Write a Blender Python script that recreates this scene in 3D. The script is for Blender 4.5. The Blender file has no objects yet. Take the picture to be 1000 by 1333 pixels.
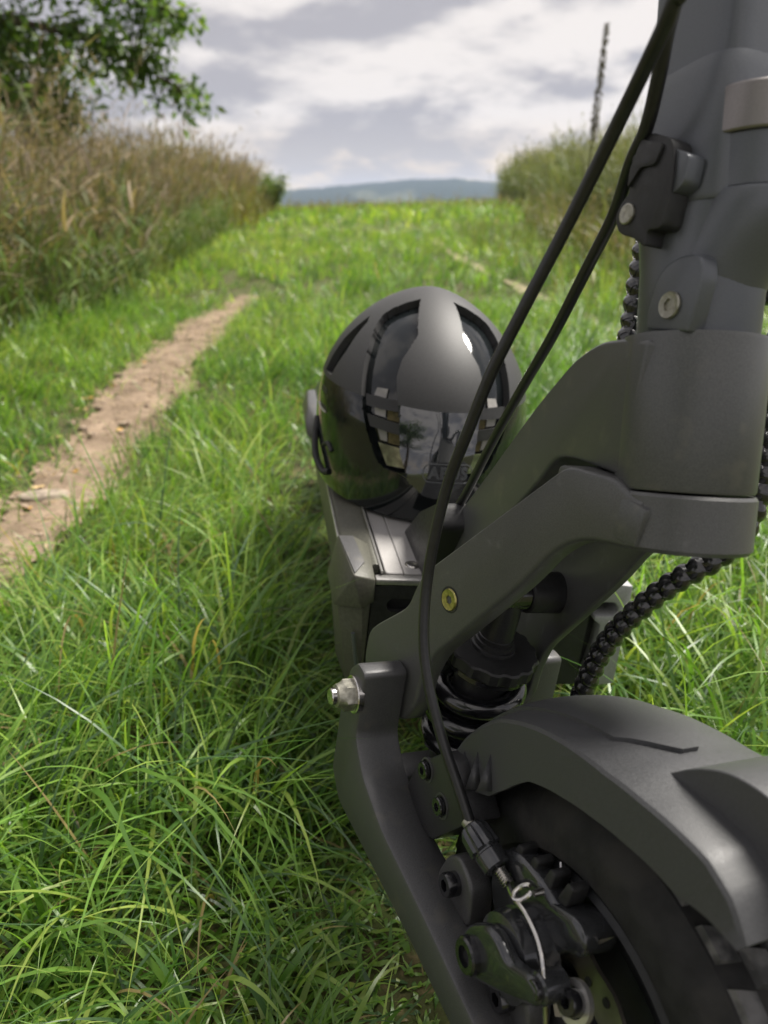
import bpy, bmesh, math, random
import numpy as np
from mathutils import Vector, Matrix, noise as mnoise
R = math.radians
PI = math.pi
random.seed(7)
rng = np.random.default_rng(11)
SC = bpy.context.scene
COL = SC.collection

# ------------------------------------------------------------------ camera
CAM_H = 0.519
cd = bpy.data.cameras.new('camera')
cam = bpy.data.objects.new('camera', cd)
COL.objects.link(cam)
cam.location = (0, 0, CAM_H)
cam.rotation_euler = (R(90) - math.atan(0.4045), 0, 0)
cd.sensor_fit = 'VERTICAL'
cd.sensor_height = 36
cd.sensor_width = 27
cd.lens = 27.0
cd.clip_start = 0.02
cd.clip_end = 12000
cd.dof.use_dof = True
cd.dof.focus_distance = 0.46
cd.dof.aperture_fstop = 27.0 / 3.3
SC.camera = cam

# ------------------------------------------------------------------ world: sky with a layer of cloud
SUN_EL, SUN_AZ = R(56), R(52)          # azimuth measured clockwise from +Y
wd = bpy.data.worlds.new('World')
SC.world = wd
wd.use_nodes = True
nt = wd.node_tree
nt.nodes.clear()
N = nt.nodes.new
LK = nt.links.new
def mth(op, a, b=None, c=None, clamp=False, tree=None):
    t = tree or nt
    n = t.nodes.new('ShaderNodeMath'); n.operation = op; n.use_clamp = clamp
    for i, v in enumerate((a, b, c)):
        if v is None: continue
        if isinstance(v, (int, float)): n.inputs[i].default_value = v
        else: t.links.new(v, n.inputs[i])
    return n.outputs[0]
def maprange(v, a, b, c=0.0, d=1.0, tree=None):
    t = tree or nt
    n = t.nodes.new('ShaderNodeMapRange'); n.interpolation_type = 'SMOOTHSTEP'
    t.links.new(v, n.inputs['Value'])
    for k, x in (('From Min', a), ('From Max', b), ('To Min', c), ('To Max', d)): n.inputs[k].default_value = x
    return n.outputs['Result']
def mixc(f, a, b, tree=None):
    t = tree or nt
    n = t.nodes.new('ShaderNodeMix'); n.data_type = 'RGBA'
    for sock, v in ((n.inputs[0], f), (n.inputs[6], a), (n.inputs[7], b)):
        if isinstance(v, (int, float)): sock.default_value = v
        elif isinstance(v, tuple): sock.default_value = (*v, 1)
        else: t.links.new(v, sock)
    return n.outputs[2]
sky = N('ShaderNodeTexSky'); sky.sky_type = 'NISHITA'; sky.sun_disc = False
sky.sun_elevation = SUN_EL; sky.sun_rotation = SUN_AZ
tc = N('ShaderNodeTexCoord')
sp = N('ShaderNodeSeparateXYZ'); LK(tc.outputs['Generated'], sp.inputs[0])
zc = mth('MAXIMUM', sp.outputs['Z'], 0.0)
den = mth('ADD', zc, 0.30)
px = mth('DIVIDE', sp.outputs['X'], den); py = mth('DIVIDE', sp.outputs['Y'], den)
cb = N('ShaderNodeCombineXYZ'); LK(px, cb.inputs[0]); LK(py, cb.inputs[1]); cb.inputs[2].default_value = 3.7
def nz(scale, detail, rough, off, dist=0.0):
    mp = N('ShaderNodeMapping'); LK(cb.outputs[0], mp.inputs[0]); mp.inputs['Location'].default_value = off
    n = N('ShaderNodeTexNoise'); LK(mp.outputs[0], n.inputs['Vector'])
    n.inputs['Scale'].default_value = scale; n.inputs['Detail'].default_value = detail
    n.inputs['Roughness'].default_value = rough; n.inputs['Distortion'].default_value = dist
    return n.outputs['Fac']
OFF = (2.3, 0.4, 0.0)
def cloud(dx, dy):
    a = nz(1.8, 12, 0.54, (OFF[0] + dx, OFF[1] + dy, 0.0), 0.15)
    b = nz(0.62, 3, 0.5, (4.2 + dx, 9.1 + dy, 2.0))
    return mth('ADD', mth('MULTIPLY', a, 0.72), mth('MULTIPLY', b, 0.28))
dens = cloud(0, 0)
relief = mth('SUBTRACT', dens, cloud(0.03, 0.13))
thick = maprange(dens, 0.44, 0.58)
lum = mth('ADD', mth('MULTIPLY', relief, 7.5), mth('SUBTRACT', 0.70, mth('MULTIPLY', thick, 0.55)))
lightness = maprange(lum, 0.10, 0.95)
elev = zc
warm = maprange(elev, 0.015, 0.10, 1.0, 0.0)
dark = mixc(warm, (2.9, 2.82, 3.02), (3.7, 3.4, 3.25))
brite = mixc(warm, (5.7, 5.35, 5.15), (6.9, 5.5, 3.9))
cl = mixc(lightness, dark, brite)
gap = maprange(dens, 0.40, 0.30)
skyc = mixc(mth('MULTIPLY', gap, 0.10), cl, sky.outputs[0])
bg = N('ShaderNodeBackground'); bg.inputs['Strength'].default_value = 0.082
LK(skyc, bg.inputs['Color'])
wo = N('ShaderNodeOutputWorld'); LK(bg.outputs[0], wo.inputs['Surface'])

sd = bpy.data.lights.new('sun', 'SUN'); sun = bpy.data.objects.new('sun', sd); COL.objects.link(sun)
sd.energy = 4.4; sd.angle = R(26); sd.color = (1.0, 0.95, 0.87)
sdir = Vector((math.sin(SUN_AZ) * math.cos(SUN_EL), math.cos(SUN_AZ) * math.cos(SUN_EL), math.sin(SUN_EL)))
sun.rotation_euler = sdir.to_track_quat('Z', 'Y').to_euler()

SC.view_settings.view_transform = 'Standard'
SC.view_settings.look = 'None'
SC.view_settings.exposure = 1.0
SC.view_settings.gamma = 1
SC.view_settings.use_curve_mapping = False
SC.render.engine = 'CYCLES'

# ------------------------------------------------------------------ materials
def mat(name, base, rough=0.5, metal=0.0, spec=0.5, nscale=0, namt=0.0, bscale=0, bstr=0.0, coat=0.0, rvar=0.0, dust=None, dust_s=30, dust_lo=.55):
    m = bpy.data.materials.new(name); m.use_nodes = True
    t = m.node_tree; b = t.nodes['Principled BSDF']
    b.inputs['Base Color'].default_value = (*base, 1); b.inputs['Roughness'].default_value = rough
    b.inputs['Metallic'].default_value = metal; b.inputs['Specular IOR Level'].default_value = spec
    b.inputs['Coat Weight'].default_value = coat
    tc = t.nodes.new('ShaderNodeTexCoord')
    def noi(s, d=4):
        n = t.nodes.new('ShaderNodeTexNoise'); n.inputs['Scale'].default_value = s; n.inputs['Detail'].default_value = d
        t.links.new(tc.outputs['Object'], n.inputs['Vector']); return n.outputs['Fac']
    col = None
    if namt:
        f = maprange(noi(nscale), 0.3, 0.7, tree=t)
        col = mixc(f, tuple(c * (1 - namt) for c in base), tuple(min(1, c * (1 + namt)) for c in base), tree=t)
    if dust:
        f = maprange(noi(dust_s, 6), dust_lo, dust_lo + .15, 0, .75, tree=t)
        col = mixc(f, col if col else base, dust, tree=t)
    if col: t.links.new(col, b.inputs['Base Color'])
    if rvar:
        t.links.new(maprange(noi(nscale or 40, 5), 0.3, 0.7, rough - rvar, rough + rvar, tree=t), b.inputs['Roughness'])
    if bstr:
        bp = t.nodes.new('ShaderNodeBump'); bp.inputs['Strength'].default_value = bstr; bp.inputs['Distance'].default_value = 0.001
        t.links.new(noi(bscale, 3), bp.inputs['Height']); t.links.new(bp.outputs[0], b.inputs['Normal'])
    return m
M = {}
M['paint'] = mat('charcoal_powder_coat', (.088, .090, .091), .38, .25, .5, 1500, .15, 1800, .08, rvar=.05, dust=(.125, .122, .112), dust_s=55, dust_lo=.56)
M['paint2'] = mat('sparkle_powder_coat', (.088, .088, .090), .40, .4, .5, 2600, .3, 2400, .12, rvar=.06, dust=(.12, .115, .105), dust_s=60, dust_lo=.57)
M['crown'] = mat('worn_crown_paint', (.092, .093, .093), .38, .3, .5, 2200, .2, 2000, .1, rvar=.06, dust=(.14, .14, .14), dust_s=90, dust_lo=.60)
M['stem'] = mat('stem_paint_lens_veil', (.105, .112, .126), .36, .35, .5, 1800, .08, 2000, .05, rvar=.05)  # dark grey powder coat, lightened and blued here for the lens veil
M['deck'] = mat('brushed_grey_aluminium', (.46, .445, .435), .40, .3, .5, 1200, .07, 900, .06, rvar=.05)
M['rail'] = mat('bare_aluminium_edge', (.5, .49, .47), .35, .8, .5, 300, .1)
M['olive'] = mat('olive_grey_plastic', (.075, .074, .058), .5, .0, .45, 400, .15, 700, .12)
M['black'] = mat('matte_black_plastic', (.018, .018, .019), .5, 0, .45, 300, .25, 500, .1, rvar=.08)
M['fender'] = mat('moulded_fender_plastic', (.050, .051, .054), .46, 0, .5, 900, .12, 1600, .16, rvar=.05)
M['gloss'] = mat('gloss_black_steel', (.010, .010, .012), .2, .0, .6, 120, .3, 200, .03, coat=.5, rvar=.08)
M['cable'] = mat('satin_black_cable', (.014, .014, .015), .34, 0, .5, 300, .2)
M['rubber'] = mat('dusty_tyre_rubber', (.014, .014, .0145), .7, 0, .35, 90, .3, 260, .35, dust=(.030, .028, .026), dust_s=30, dust_lo=.45)
M['tread'] = mat('muddy_tread_rubber', (.055, .055, .056), .7, 0, .35, 90, .3, 200, .5, dust=(.17, .165, .165), dust_s=70, dust_lo=.45)
M['rim'] = mat('black_rim', (.012, .013, .015), .45, .2, .5, 60, .3)
M['steel'] = mat('polished_steel', (.62, .6, .57), .2, 1, .5, 160, .12, rvar=.08)
M['disc'] = mat('brake_disc_steel', (.36, .33, .29), .32, 1, .5, 60, .2, 500, .1)
M['brass'] = mat('yellow_zinc_screw', (.42, .38, .13), .35, .85, .5, 400, .25, 600, .1)
M['nickel'] = mat('dull_nickel_screw', (.33, .32, .27), .4, .8, .5, 400, .2, 600, .1)
M['hshell'] = mat('matte_black_shell', (.040, .040, .041), .52, 0, .35, 600, .1, 1500, .05)
M['hgloss'] = mat('gloss_black_shell', (.008, .010, .011), .07, 0, .45, 40, .2, coat=.15)
M['visor'] = mat('mirror_black_visor', (.010, .012, .015), .04, 0, 1.0, 40, .2, coat=1.0)
M['visor'].node_tree.nodes['Principled BSDF'].inputs['IOR'].default_value = 1.5
M['emblem'] = mat('dark_emblem', (.09, .095, .10), .28, .3, .5)
M['black2'] = mat('satin_black_casting', (.030, .030, .032), .38, .2, .5, 900, .2, 1500, .1, rvar=.05)
M['bracket'] = mat('grey_bracket_plastic', (.30, .30, .31), .5, 0, .5, 700, .1)
M['caliper'] = mat('dark_anodised_caliper', (.050, .052, .056), .20, .5, .6, 120, .08, coat=.5, rvar=.03)
M['slot_yellow'] = mat('yellow_brown_slot_light', (.085, .07, .03), .8, 0, .3, 200, .3, 300, .3)  # yellow-brown light through the vent slots, put into plain colour
M['pale'] = mat('pale_slot_light', (.26, .25, .24), .6, 0, .3, 60, .2)  # pale light through the vent slots, put into plain colour
M['bronze'] = mat('brushed_bronze_band', (.22, .205, .20), .34, .75, .5, 2000, .08)

# ------------------------------------------------------------------ mesh helpers
def link(name, verts, faces, m, parent=None, smooth=30, bevel=0.0, seg=2, frame=None, skip=None):
    me = bpy.data.meshes.new(name)
    me.from_pydata([tuple(v) for v in verts], [], [tuple(f) for f in faces])
    if bevel:
        bm = bmesh.new(); bm.from_mesh(me)
        bmesh.ops.recalc_face_normals(bm, faces=bm.faces)
        ed = [e for e in bm.edges if len(e.link_faces) == 2 and e.calc_face_angle(0) > R(32)]
        if skip: ed = [e for e in ed if not all(skip(v.co) for v in e.verts)]
        bmesh.ops.bevel(bm, geom=ed, offset=bevel, segments=seg, profile=0.5, affect='EDGES', clamp_overlap=True)
        bm.to_mesh(me); bm.free()
    else:
        bm = bmesh.new(); bm.from_mesh(me)
        bmesh.ops.recalc_face_normals(bm, faces=bm.faces); bm.to_mesh(me); bm.free()
    if frame is not None: me.transform(frame)
    me.polygons.foreach_set('use_smooth', [True] * len(me.polygons))
    if smooth: me.set_sharp_from_angle(angle=R(smooth))
    me.materials.append(m)
    o = bpy.data.objects.new(name, me); COL.objects.link(o)
    if parent: o.parent = parent
    return o
def empty(name, label, cat, group=None, mtx=None):
    o = bpy.data.objects.new(name, None); COL.objects.link(o)
    o.empty_display_size = .05
    o['label'] = label; o['category'] = cat
    if group: o['group'] = group
    if mtx is not None: o.matrix_world = mtx
    return o
def tag(o, label=None, cat=None, group=None, kind=None):
    for k, v in (('label', label), ('category', cat), ('group', group), ('kind', kind)):
        if v: o[k] = v
    return o
class MB:
    def __init__(s): s.v = []; s.f = []
    def add(s, vf):
        n = len(s.v); s.v += [tuple(x) for x in vf[0]]; s.f += [tuple(i + n for i in f) for f in vf[1]]; return s
    def link(s, name, m, parent=None, **k): return link(name, s.v, s.f, m, parent, **k)
def prism(poly, x0, x1):
    """side profile (y,z) extruded across x; x0/x1 numbers or functions of (y,z)"""
    f0 = x0 if callable(x0) else (lambda y, z: x0); f1 = x1 if callable(x1) else (lambda y, z: x1)
    n = len(poly)
    v = [(f0(y, z), y, z) for y, z in poly] + [(f1(y, z), y, z) for y, z in poly]
    f = [tuple(range(n)), tuple(range(2 * n - 1, n - 1, -1))]
    f += [(i, i + n, (i + 1) % n + n, (i + 1) % n) for i in range(n)]
    return v, f
def rpoly(poly, rad, n=5):
    out = []
    L = len(poly)
    for i in range(L):
        p0, p, p1 = (Vector(poly[(i + k) % L]) for k in (-1, 0, 1))
        r = rad[i] if isinstance(rad, (list, tuple)) else rad
        a, b = (p0 - p), (p1 - p)
        if r <= 0: out.append(tuple(p)); continue
        d = min(r, a.length * .45, b.length * .45)
        A, B = p + a.normalized() * d, p + b.normalized() * d
        for k in range(n + 1):
            t = k / n
            out.append(tuple(A * (1 - t) ** 2 + p * 2 * t * (1 - t) + B * t * t))
    return out
def box(c, s):
    x, y, z = (k / 2 for k in s)
    v = [(c[0] + i * x, c[1] + j * y, c[2] + k * z) for i in (-1, 1) for j in (-1, 1) for k in (-1, 1)]
    return v, [(0, 1, 3, 2), (4, 6, 7, 5), (0, 4, 5, 1), (2, 3, 7, 6), (0, 2, 6, 4), (1, 5, 7, 3)]
def basis(ax):
    ax = Vector(ax).normalized()
    u = ax.cross(Vector((0, 0, 1)) if abs(ax.z) < .9 else Vector((1, 0, 0))).normalized()
    return ax, u, ax.cross(u)
def lathe(prof, org, ax, n=32, cap=True, rad=None):
    """prof: (height along axis, radius); rad(h_index, angle) may modulate"""
    ax, u, w = basis(ax); org = Vector(org)
    v = []; f = []
    for i, (h, r) in enumerate(prof):
        for k in range(n):
            a = 2 * PI * k / n; rr = r * (rad(i, a) if rad else 1)
            v.append(org + ax * h + (u * math.cos(a) + w * math.sin(a)) * rr)
    for i in range(len(prof) - 1):
        for k in range(n):
            f.append((i * n + k, i * n + (k + 1) % n, (i + 1) * n + (k + 1) % n, (i + 1) * n + k))
    if cap:
        f.append(tuple(range(n - 1, -1, -1))); f.append(tuple(range((len(prof) - 1) * n, len(prof) * n)))
    return v, f
def cyl(p0, p1, r, r1=None, n=24, ch=0.0):
    p0, p1 = Vector(p0), Vector(p1); L = (p1 - p0).length; r1 = r if r1 is None else r1
    pr = [(0, r - ch), (ch, r), (L - ch, r1), (L, r1 - ch)] if ch else [(0, r), (L, r1)]
    return lathe(pr, p0, p1 - p0, n)
def spline(pts, n=8):
    P = [Vector(p) for p in pts]; P = [2 * P[0] - P[1]] + P + [2 * P[-1] - P[-2]]
    out = []
    for i in range(1, len(P) - 2):
        for k in range(n):
            t = k / n; a, b, c, d = P[i - 1:i + 3]
            out.append(.5 * ((2 * b) + (c - a) * t + (2 * a - 5 * b + 4 * c - d) * t * t + (3 * b - a - 3 * c + d) * t ** 3))
    out.append(P[-2]); return out
def tube(path, r, n=12, closed=False, rf=None, cap=True):
    P = [Vector(p) for p in path]; L = len(P); v = []; f = []
    T = [((P[(i + 1) % L] - P[i - 1]) if closed else (P[min(i + 1, L - 1)] - P[max(i - 1, 0)])).normalized() for i in range(L)]
    _, u, _ = basis(T[0]); s = 0
    for i in range(L):
        if i: s += (P[i] - P[i - 1]).length
        u = (u - T[i] * u.dot(T[i])).normalized(); w = T[i].cross(u)
        for k in range(n):
            a = 2 * PI * k / n
            rr = rf(s, a) if rf else (r(i / (L - 1)) if callable(r) else r)
            v.append(P[i] + (u * math.cos(a) + w * math.sin(a)) * rr)
    for i in range(L if closed else L - 1):
        j = (i + 1) % L
        for k in range(n): f.append((i * n + k, i * n + (k + 1) % n, j * n + (k + 1) % n, j * n + k))
    if cap and not closed:
        f.append(tuple(range(n - 1, -1, -1))); f.append(tuple(range((L - 1) * n, L * n)))
    return v, f
def capscrew(p, ax, r, h, hexr=.5, depth=.55, n=24, flat=False):
    """cap head with a hex socket; p is the base, ax points out of the head"""
    hexf = lambda a: math.cos(PI / 6) / math.cos((a % (PI / 3)) - PI / 6)
    prof = [(0, r), (h * .8, r), (h, r * .9), (h, r * hexr * 1.12), (h, r * hexr), (h * (1 - depth), r * hexr), (h * (1 - depth), r * .02)]
    if flat: prof = [(0, r * .98), (h * .6, r), (h, r * .93), (h * .82, r * .66), (h * .82, r * hexr), (h * (1 - depth), r * hexr), (h * (1 - depth), r * .02)]
    return lathe(prof, p, ax, n, True, lambda i, a: hexf(a) if i in (4, 5) else 1)

# ------------------------------------------------------------------ ground
HZ = np.array
def fbm(x, y, s, seed=0.0, octv=3):
    o = np.zeros_like(x); a = 1.0
    for k in range(octv):
        f = s * 2 ** k
        o += a * (np.sin(x * f * 1.3 + 1.7 * np.sin(y * f * .9 + seed + k) + seed) * np.cos(y * f * 1.1 + 1.3 * np.sin(x * f * .7 + seed * 2 + k)))
        a *= .5
    return o
def sstep(a, b, x):
    t = np.clip((x - a) / (b - a), 0, 1); return t * t * (3 - 2 * t)
PATH_Y = HZ([-1.5, .5, 1.1, 1.4, 1.9, 2.6, 3.5, 4.5, 7.0])
PATH_L = HZ([-.67, -.70, -.72, -.74, -.81, -.90, -.95, -.92, -.86])
PATH_R = HZ([-.55, -.56, -.57, -.545, -.575, -.62, -.66, -.72, -.78])
def pathmask(x, y):
    l = np.interp(y, PATH_Y, PATH_L); r = np.interp(y, PATH_Y, PATH_R)
    w = .030 * fbm(x, y, 7, 2.0) + .020 * fbm(x, y, 27, 5.0)
    d = np.minimum(x - l, r - x) + w          # >0 inside
    return sstep(-.03, .035, d) * sstep(5.3, 4.0, y)
def trackmask(x, y):
    c = np.interp(y, [2.0, 3.2, 4.3, 7, 9.4, 14], [1.10, 1.02, .90, .72, .62, .5])
    w = .13 + .07 * fbm(x, y, 1.1, 8.0)
    return sstep(w, w * .3, np.abs(x - c)) * np.clip(.62 + .5 * fbm(x, y, 1.4, 4.0), 0, 1) * sstep(1.8, 2.6, y) * sstep(12, 9, y)
def ghz(x, y):
    r = np.sqrt(x * x + y * y)
    h = .27 * sstep(5, 26, y) + (.030 * np.clip(x, -4, 5) + .05 * fbm(x, y, .45, 5.5)) * sstep(9, 24, y) + .018 * fbm(x, y, 1.1, 1.0) + .008 * fbm(x, y, 4.0, 3.0)
    h = h * sstep(0, 1.2, r)
    lb = np.interp(y, [0, 3, 5.4, 9.4, 21], [-1.45, -1.5, -1.7, -2.2, -3.4])
    h = h + .16 * sstep(0, 1.2, lb - x) * sstep(60, 30, r)
    rb = np.interp(y, [0, 7.5, 15, 21], [2.3, 2.35, 3.4, 3.8])
    h = h + .12 * sstep(0, 1.5, x - rb) * sstep(60, 30, r)
    h = h - .02 * pathmask(x, y) * sstep(30, 20, r)
    far = sstep(28, 300, r); h = h * (1 - far) - 38 * sstep(30, 420, r)
    return h
def ground():
    nr, na = 230, 300
    rr = np.concatenate([[0.0], np.geomspace(.15, 2600, nr - 1)])
    rr = np.concatenate([np.linspace(0, 6, 120)[:-1], np.geomspace(6, 2600, nr - 119)])
    aa = np.linspace(0, 2 * PI, na, endpoint=False)
    A, RR = np.meshgrid(aa, rr[1:]); X = RR * np.sin(A); Y = RR * np.cos(A)
    Z = ghz(X, Y)
    v = np.concatenate([[[0, 0, float(ghz(HZ([0.]), HZ([0.]))[0])]], np.stack([X, Y, Z], -1).reshape(-1, 3)])
    m = len(rr) - 1
    i = np.arange(m - 1)[:, None]; j = np.arange(na)[None, :]; jn = (j + 1) % na
    q = np.stack([1 + i * na + j + 0 * jn, 1 + (i + 1) * na + j + 0 * jn, 1 + (i + 1) * na + jn, 1 + i * na + jn], -1).reshape(-1, 4)
    me = bpy.data.meshes.new('ground')
    me.from_pydata(v.tolist(), [], q.tolist() + [(0, 1 + k, 1 + (k + 1) % na) for k in range(na)])
    me.polygons.foreach_set('use_smooth', [True] * len(me.polygons))
    o = bpy.data.objects.new('ground', me); COL.objects.link(o); o['kind'] = 'structure'
    m = bpy.data.materials.new('thatch_and_soil'); m.use_nodes = True; t = m.node_tree; b = t.nodes['Principled BSDF']
    tcn = t.nodes.new('ShaderNodeTexCoord')
    def no(s, d=6, r=.6):
        n = t.nodes.new('ShaderNodeTexNoise'); n.inputs['Scale'].default_value = s; n.inputs['Detail'].default_value = d; n.inputs['Roughness'].default_value = r
        t.links.new(tcn.outputs['Object'], n.inputs['Vector']); return n.outputs['Fac']
    c = mixc(maprange(no(14), .35, .65, tree=t), (.045, .040, .018), (.06, .085, .022), tree=t)
    c = mixc(maprange(no(70), .5, .68, tree=t), c, (.13, .10, .05), tree=t)
    # beyond the crest: meadows and fields as colour patches
    geo = t.nodes.new('ShaderNodeNewGeometry'); ln = t.nodes.new('ShaderNodeVectorMath'); ln.operation = 'LENGTH'
    t.links.new(geo.outputs['Position'], ln.inputs[0])
    farc = mixc(maprange(no(.006, 3), .42, .58, tree=t), (.05, .075, .03), (.13, .12, .055), tree=t)
    mead = mixc(maprange(no(1.2), .35, .65, tree=t), (.07, .10, .022), (.12, .13, .04), tree=t)
    c = mixc(maprange(ln.outputs['Value'], 7, 16, tree=t), c, mead, tree=t)
    c = mixc(maprange(ln.outputs['Value'], 60, 200, tree=t), c, farc, tree=t)
    t.links.new(c, b.inputs['Base Color']); b.inputs['Roughness'].default_value = .9; b.inputs['Specular IOR Level'].default_value = .2
    bp = t.nodes.new('ShaderNodeBump'); bp.inputs['Strength'].default_value = .6; bp.inputs['Distance'].default_value = .01
    t.links.new(no(60), bp.inputs['Height']); t.links.new(bp.outputs[0], b.inputs['Normal'])
    me.materials.append(m)
    return o
ground()

def sheet(name, x0, x1, y0, y1, step, mask, m, thr=.35, lift=.004, relief=.0):
    xs = np.arange(x0, x1, step); ys = np.arange(y0, y1, step)
    X, Y = np.meshgrid(xs, ys); K = mask(X, Y); Z = ghz(X, Y) + lift + .012 * (K - 1) * (K < .6) + relief * (fbm(X, Y, 17, 1.3) + .6 * fbm(X, Y, 55, 2.1))
    idx = -np.ones(X.shape, int); keep = np.zeros(X.shape, bool)
    fm = (K[:-1, :-1] > thr) & (K[1:, :-1] > thr) & (K[:-1, 1:] > thr) & (K[1:, 1:] > thr)
    ii, jj = np.nonzero(fm)
    for a, b in ((0, 0), (1, 0), (0, 1), (1, 1)): keep[ii + a, jj + b] = True
    idx[keep] = np.arange(keep.sum())
    v = np.stack([X[keep], Y[keep], Z[keep]], -1)
    q = np.stack([idx[ii, jj], idx[ii, jj + 1], idx[ii + 1, jj + 1], idx[ii + 1, jj]], -1)
    me = bpy.data.meshes.new(name); me.from_pydata(v.tolist(), [], q.tolist())
    me.polygons.foreach_set('use_smooth', [True] * len(me.polygons)); me.materials.append(m)
    o = bpy.data.objects.new(name, me); COL.objects.link(o); o['kind'] = 'structure'; return o
def dirtmat(name, a, b_, c_):
    m = bpy.data.materials.new(name); m.use_nodes = True; t = m.node_tree; b = t.nodes['Principled BSDF']
    tcn = t.nodes.new('ShaderNodeTexCoord')
    def no(s, d=6, r=.62):
        n = t.nodes.new('ShaderNodeTexNoise'); n.inputs['Scale'].default_value = s; n.inputs['Detail'].default_value = d; n.inputs['Roughness'].default_value = r
        t.links.new(tcn.outputs['Object'], n.inputs['Vector']); return n.outputs['Fac']
    c = mixc(maprange(no(9), .3, .7, tree=t), a, b_, tree=t)
    c = mixc(maprange(no(55), .52, .66, 0, .8, tree=t), c, c_, tree=t)
    c = mixc(maprange(no(160, 3), .58, .7, 0, .7, tree=t), c, (.10, .07, .045), tree=t)
    t.links.new(c, b.inputs['Base Color']); b.inputs['Roughness'].default_value = .9; b.inputs['Specular IOR Level'].default_value = .25
    bp = t.nodes.new('ShaderNodeBump'); bp.inputs['Strength'].default_value = .8; bp.inputs['Distance'].default_value = .006
    t.links.new(no(95), bp.inputs['Height']); t.links.new(bp.outputs[0], b.inputs['Normal'])
    return m
DIRT = dirtmat('trodden_earth', (.15, .108, .072), (.30, .225, .158), (.12, .085, .056))
sheet('dirt_path', -1.15, -.4, -.2, 5.6, .012, pathmask, DIRT, .3, .012, .0055)
sheet('bare_track', .2, 1.5, 1.9, 11.5, .04, trackmask, dirtmat('dry_track_earth', (.22, .19, .11), (.29, .25, .16), (.13, .15, .06)), .3, .014, .004)

# ------------------------------------------------------------------ far hills
def hills():
    px_ = [-900, 100, 375, 426, 480, 531, 594, 636, 678, 760, 900, 1900]
    el = [.010, .0105, .0125, .0165, .0195, .0235, .0255, .0215, .0195, .018, .02, .014]
    na, nr = 420, 26
    ang = np.linspace(-1.15, 1.15, na)
    upx = np.interp(500 + 1079 * np.tan(np.clip(ang, -1.1, 1.1)), px_, el)
    rad = np.linspace(900, 2300, nr)
    v = []; f = []
    for i in range(nr):
        k = i / (nr - 1)
        s = math.sin(min(k / .82, 1) * PI / 2) ** 1.6 * (1 - .5 * max(0, k - .82) / .18)
        for j in range(na):
            top = upx[j] * 2000
            bump = mnoise.fractal(Vector((ang[j] * 22, i * .35, 1.0)), 1.0, 2.0, 3) * 4 + mnoise.noise(Vector((ang[j] * 190, i * 1.7, 4.0))) * 3.2
            z = -44 + (top + 44) * s + bump * s
            v.append((rad[i] * math.sin(ang[j]), rad[i] * math.cos(ang[j]), z))
    for i in range(nr - 1):
        for j in range(na - 1): f.append((i * na + j, i * na + j + 1, (i + 1) * na + j + 1, (i + 1) * na + j))
    m = bpy.data.materials.new('wooded_hillside'); m.use_nodes = True; t = m.node_tree; b = t.nodes['Principled BSDF']
    tcn = t.nodes.new('ShaderNodeTexCoord')
    def no(s, d=5):
        mp = t.nodes.new('ShaderNodeMapping'); mp.inputs['Scale'].default_value = (1, .25, 1); t.links.new(tcn.outputs['Object'], mp.inputs[0])
        n = t.nodes.new('ShaderNodeTexNoise'); n.inputs['Scale'].default_value = s; n.inputs['Detail'].default_value = d
        t.links.new(mp.outputs[0], n.inputs['Vector']); return n.outputs['Fac']
    c = mixc(maprange(no(.0045), .5, .56, tree=t), (.02, .032, .022), (.085, .095, .06), tree=t)
    c = mixc(maprange(no(.06), .35, .65, 0, .5, tree=t), c, (.015, .03, .014), tree=t)
    t.links.new(c, b.inputs['Base Color']); b.inputs['Roughness'].default_value = 1; b.inputs['Specular IOR Level'].default_value = 0
    o = link('hills', v, f, m, smooth=0); o['kind'] = 'structure'
hills()

# ------------------------------------------------------------------ blades of grass
def foliage_mat(name, transl=.45, rough=.38, spec=.5):
    m = bpy.data.materials.new(name); m.use_nodes = True; t = m.node_tree
    b = t.nodes['Principled BSDF']; out = t.nodes['Material Output']
    at = t.nodes.new('ShaderNodeAttribute'); at.attribute_name = 'col'
    t.links.new(at.outputs['Color'], b.inputs['Base Color']); b.inputs['Roughness'].default_value = rough; b.inputs['Specular IOR Level'].default_value = spec
    tr = t.nodes.new('ShaderNodeBsdfTranslucent')
    hs = t.nodes.new('ShaderNodeMix'); hs.data_type = 'RGBA'; hs.blend_type = 'MULTIPLY'; hs.inputs[0].default_value = 1
    t.links.new(at.outputs['Color'], hs.inputs[6]); hs.inputs[7].default_value = (1.5, 1.55, .75, 1)
    t.links.new(hs.outputs[2], tr.inputs['Color'])
    mx = t.nodes.new('ShaderNodeMixShader'); mx.inputs[0].default_value = transl
    t.links.new(b.outputs[0], mx.inputs[1]); t.links.new(tr.outputs[0], mx.inputs[2]); t.links.new(mx.outputs[0], out.inputs['Surface'])
    return m
MG = foliage_mat('grass_blade', .42, .36, .65)
MW = foliage_mat('dry_stalk', .25, .6, .3)
ML = foliage_mat('leaf', .4, .45, .4)

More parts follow.
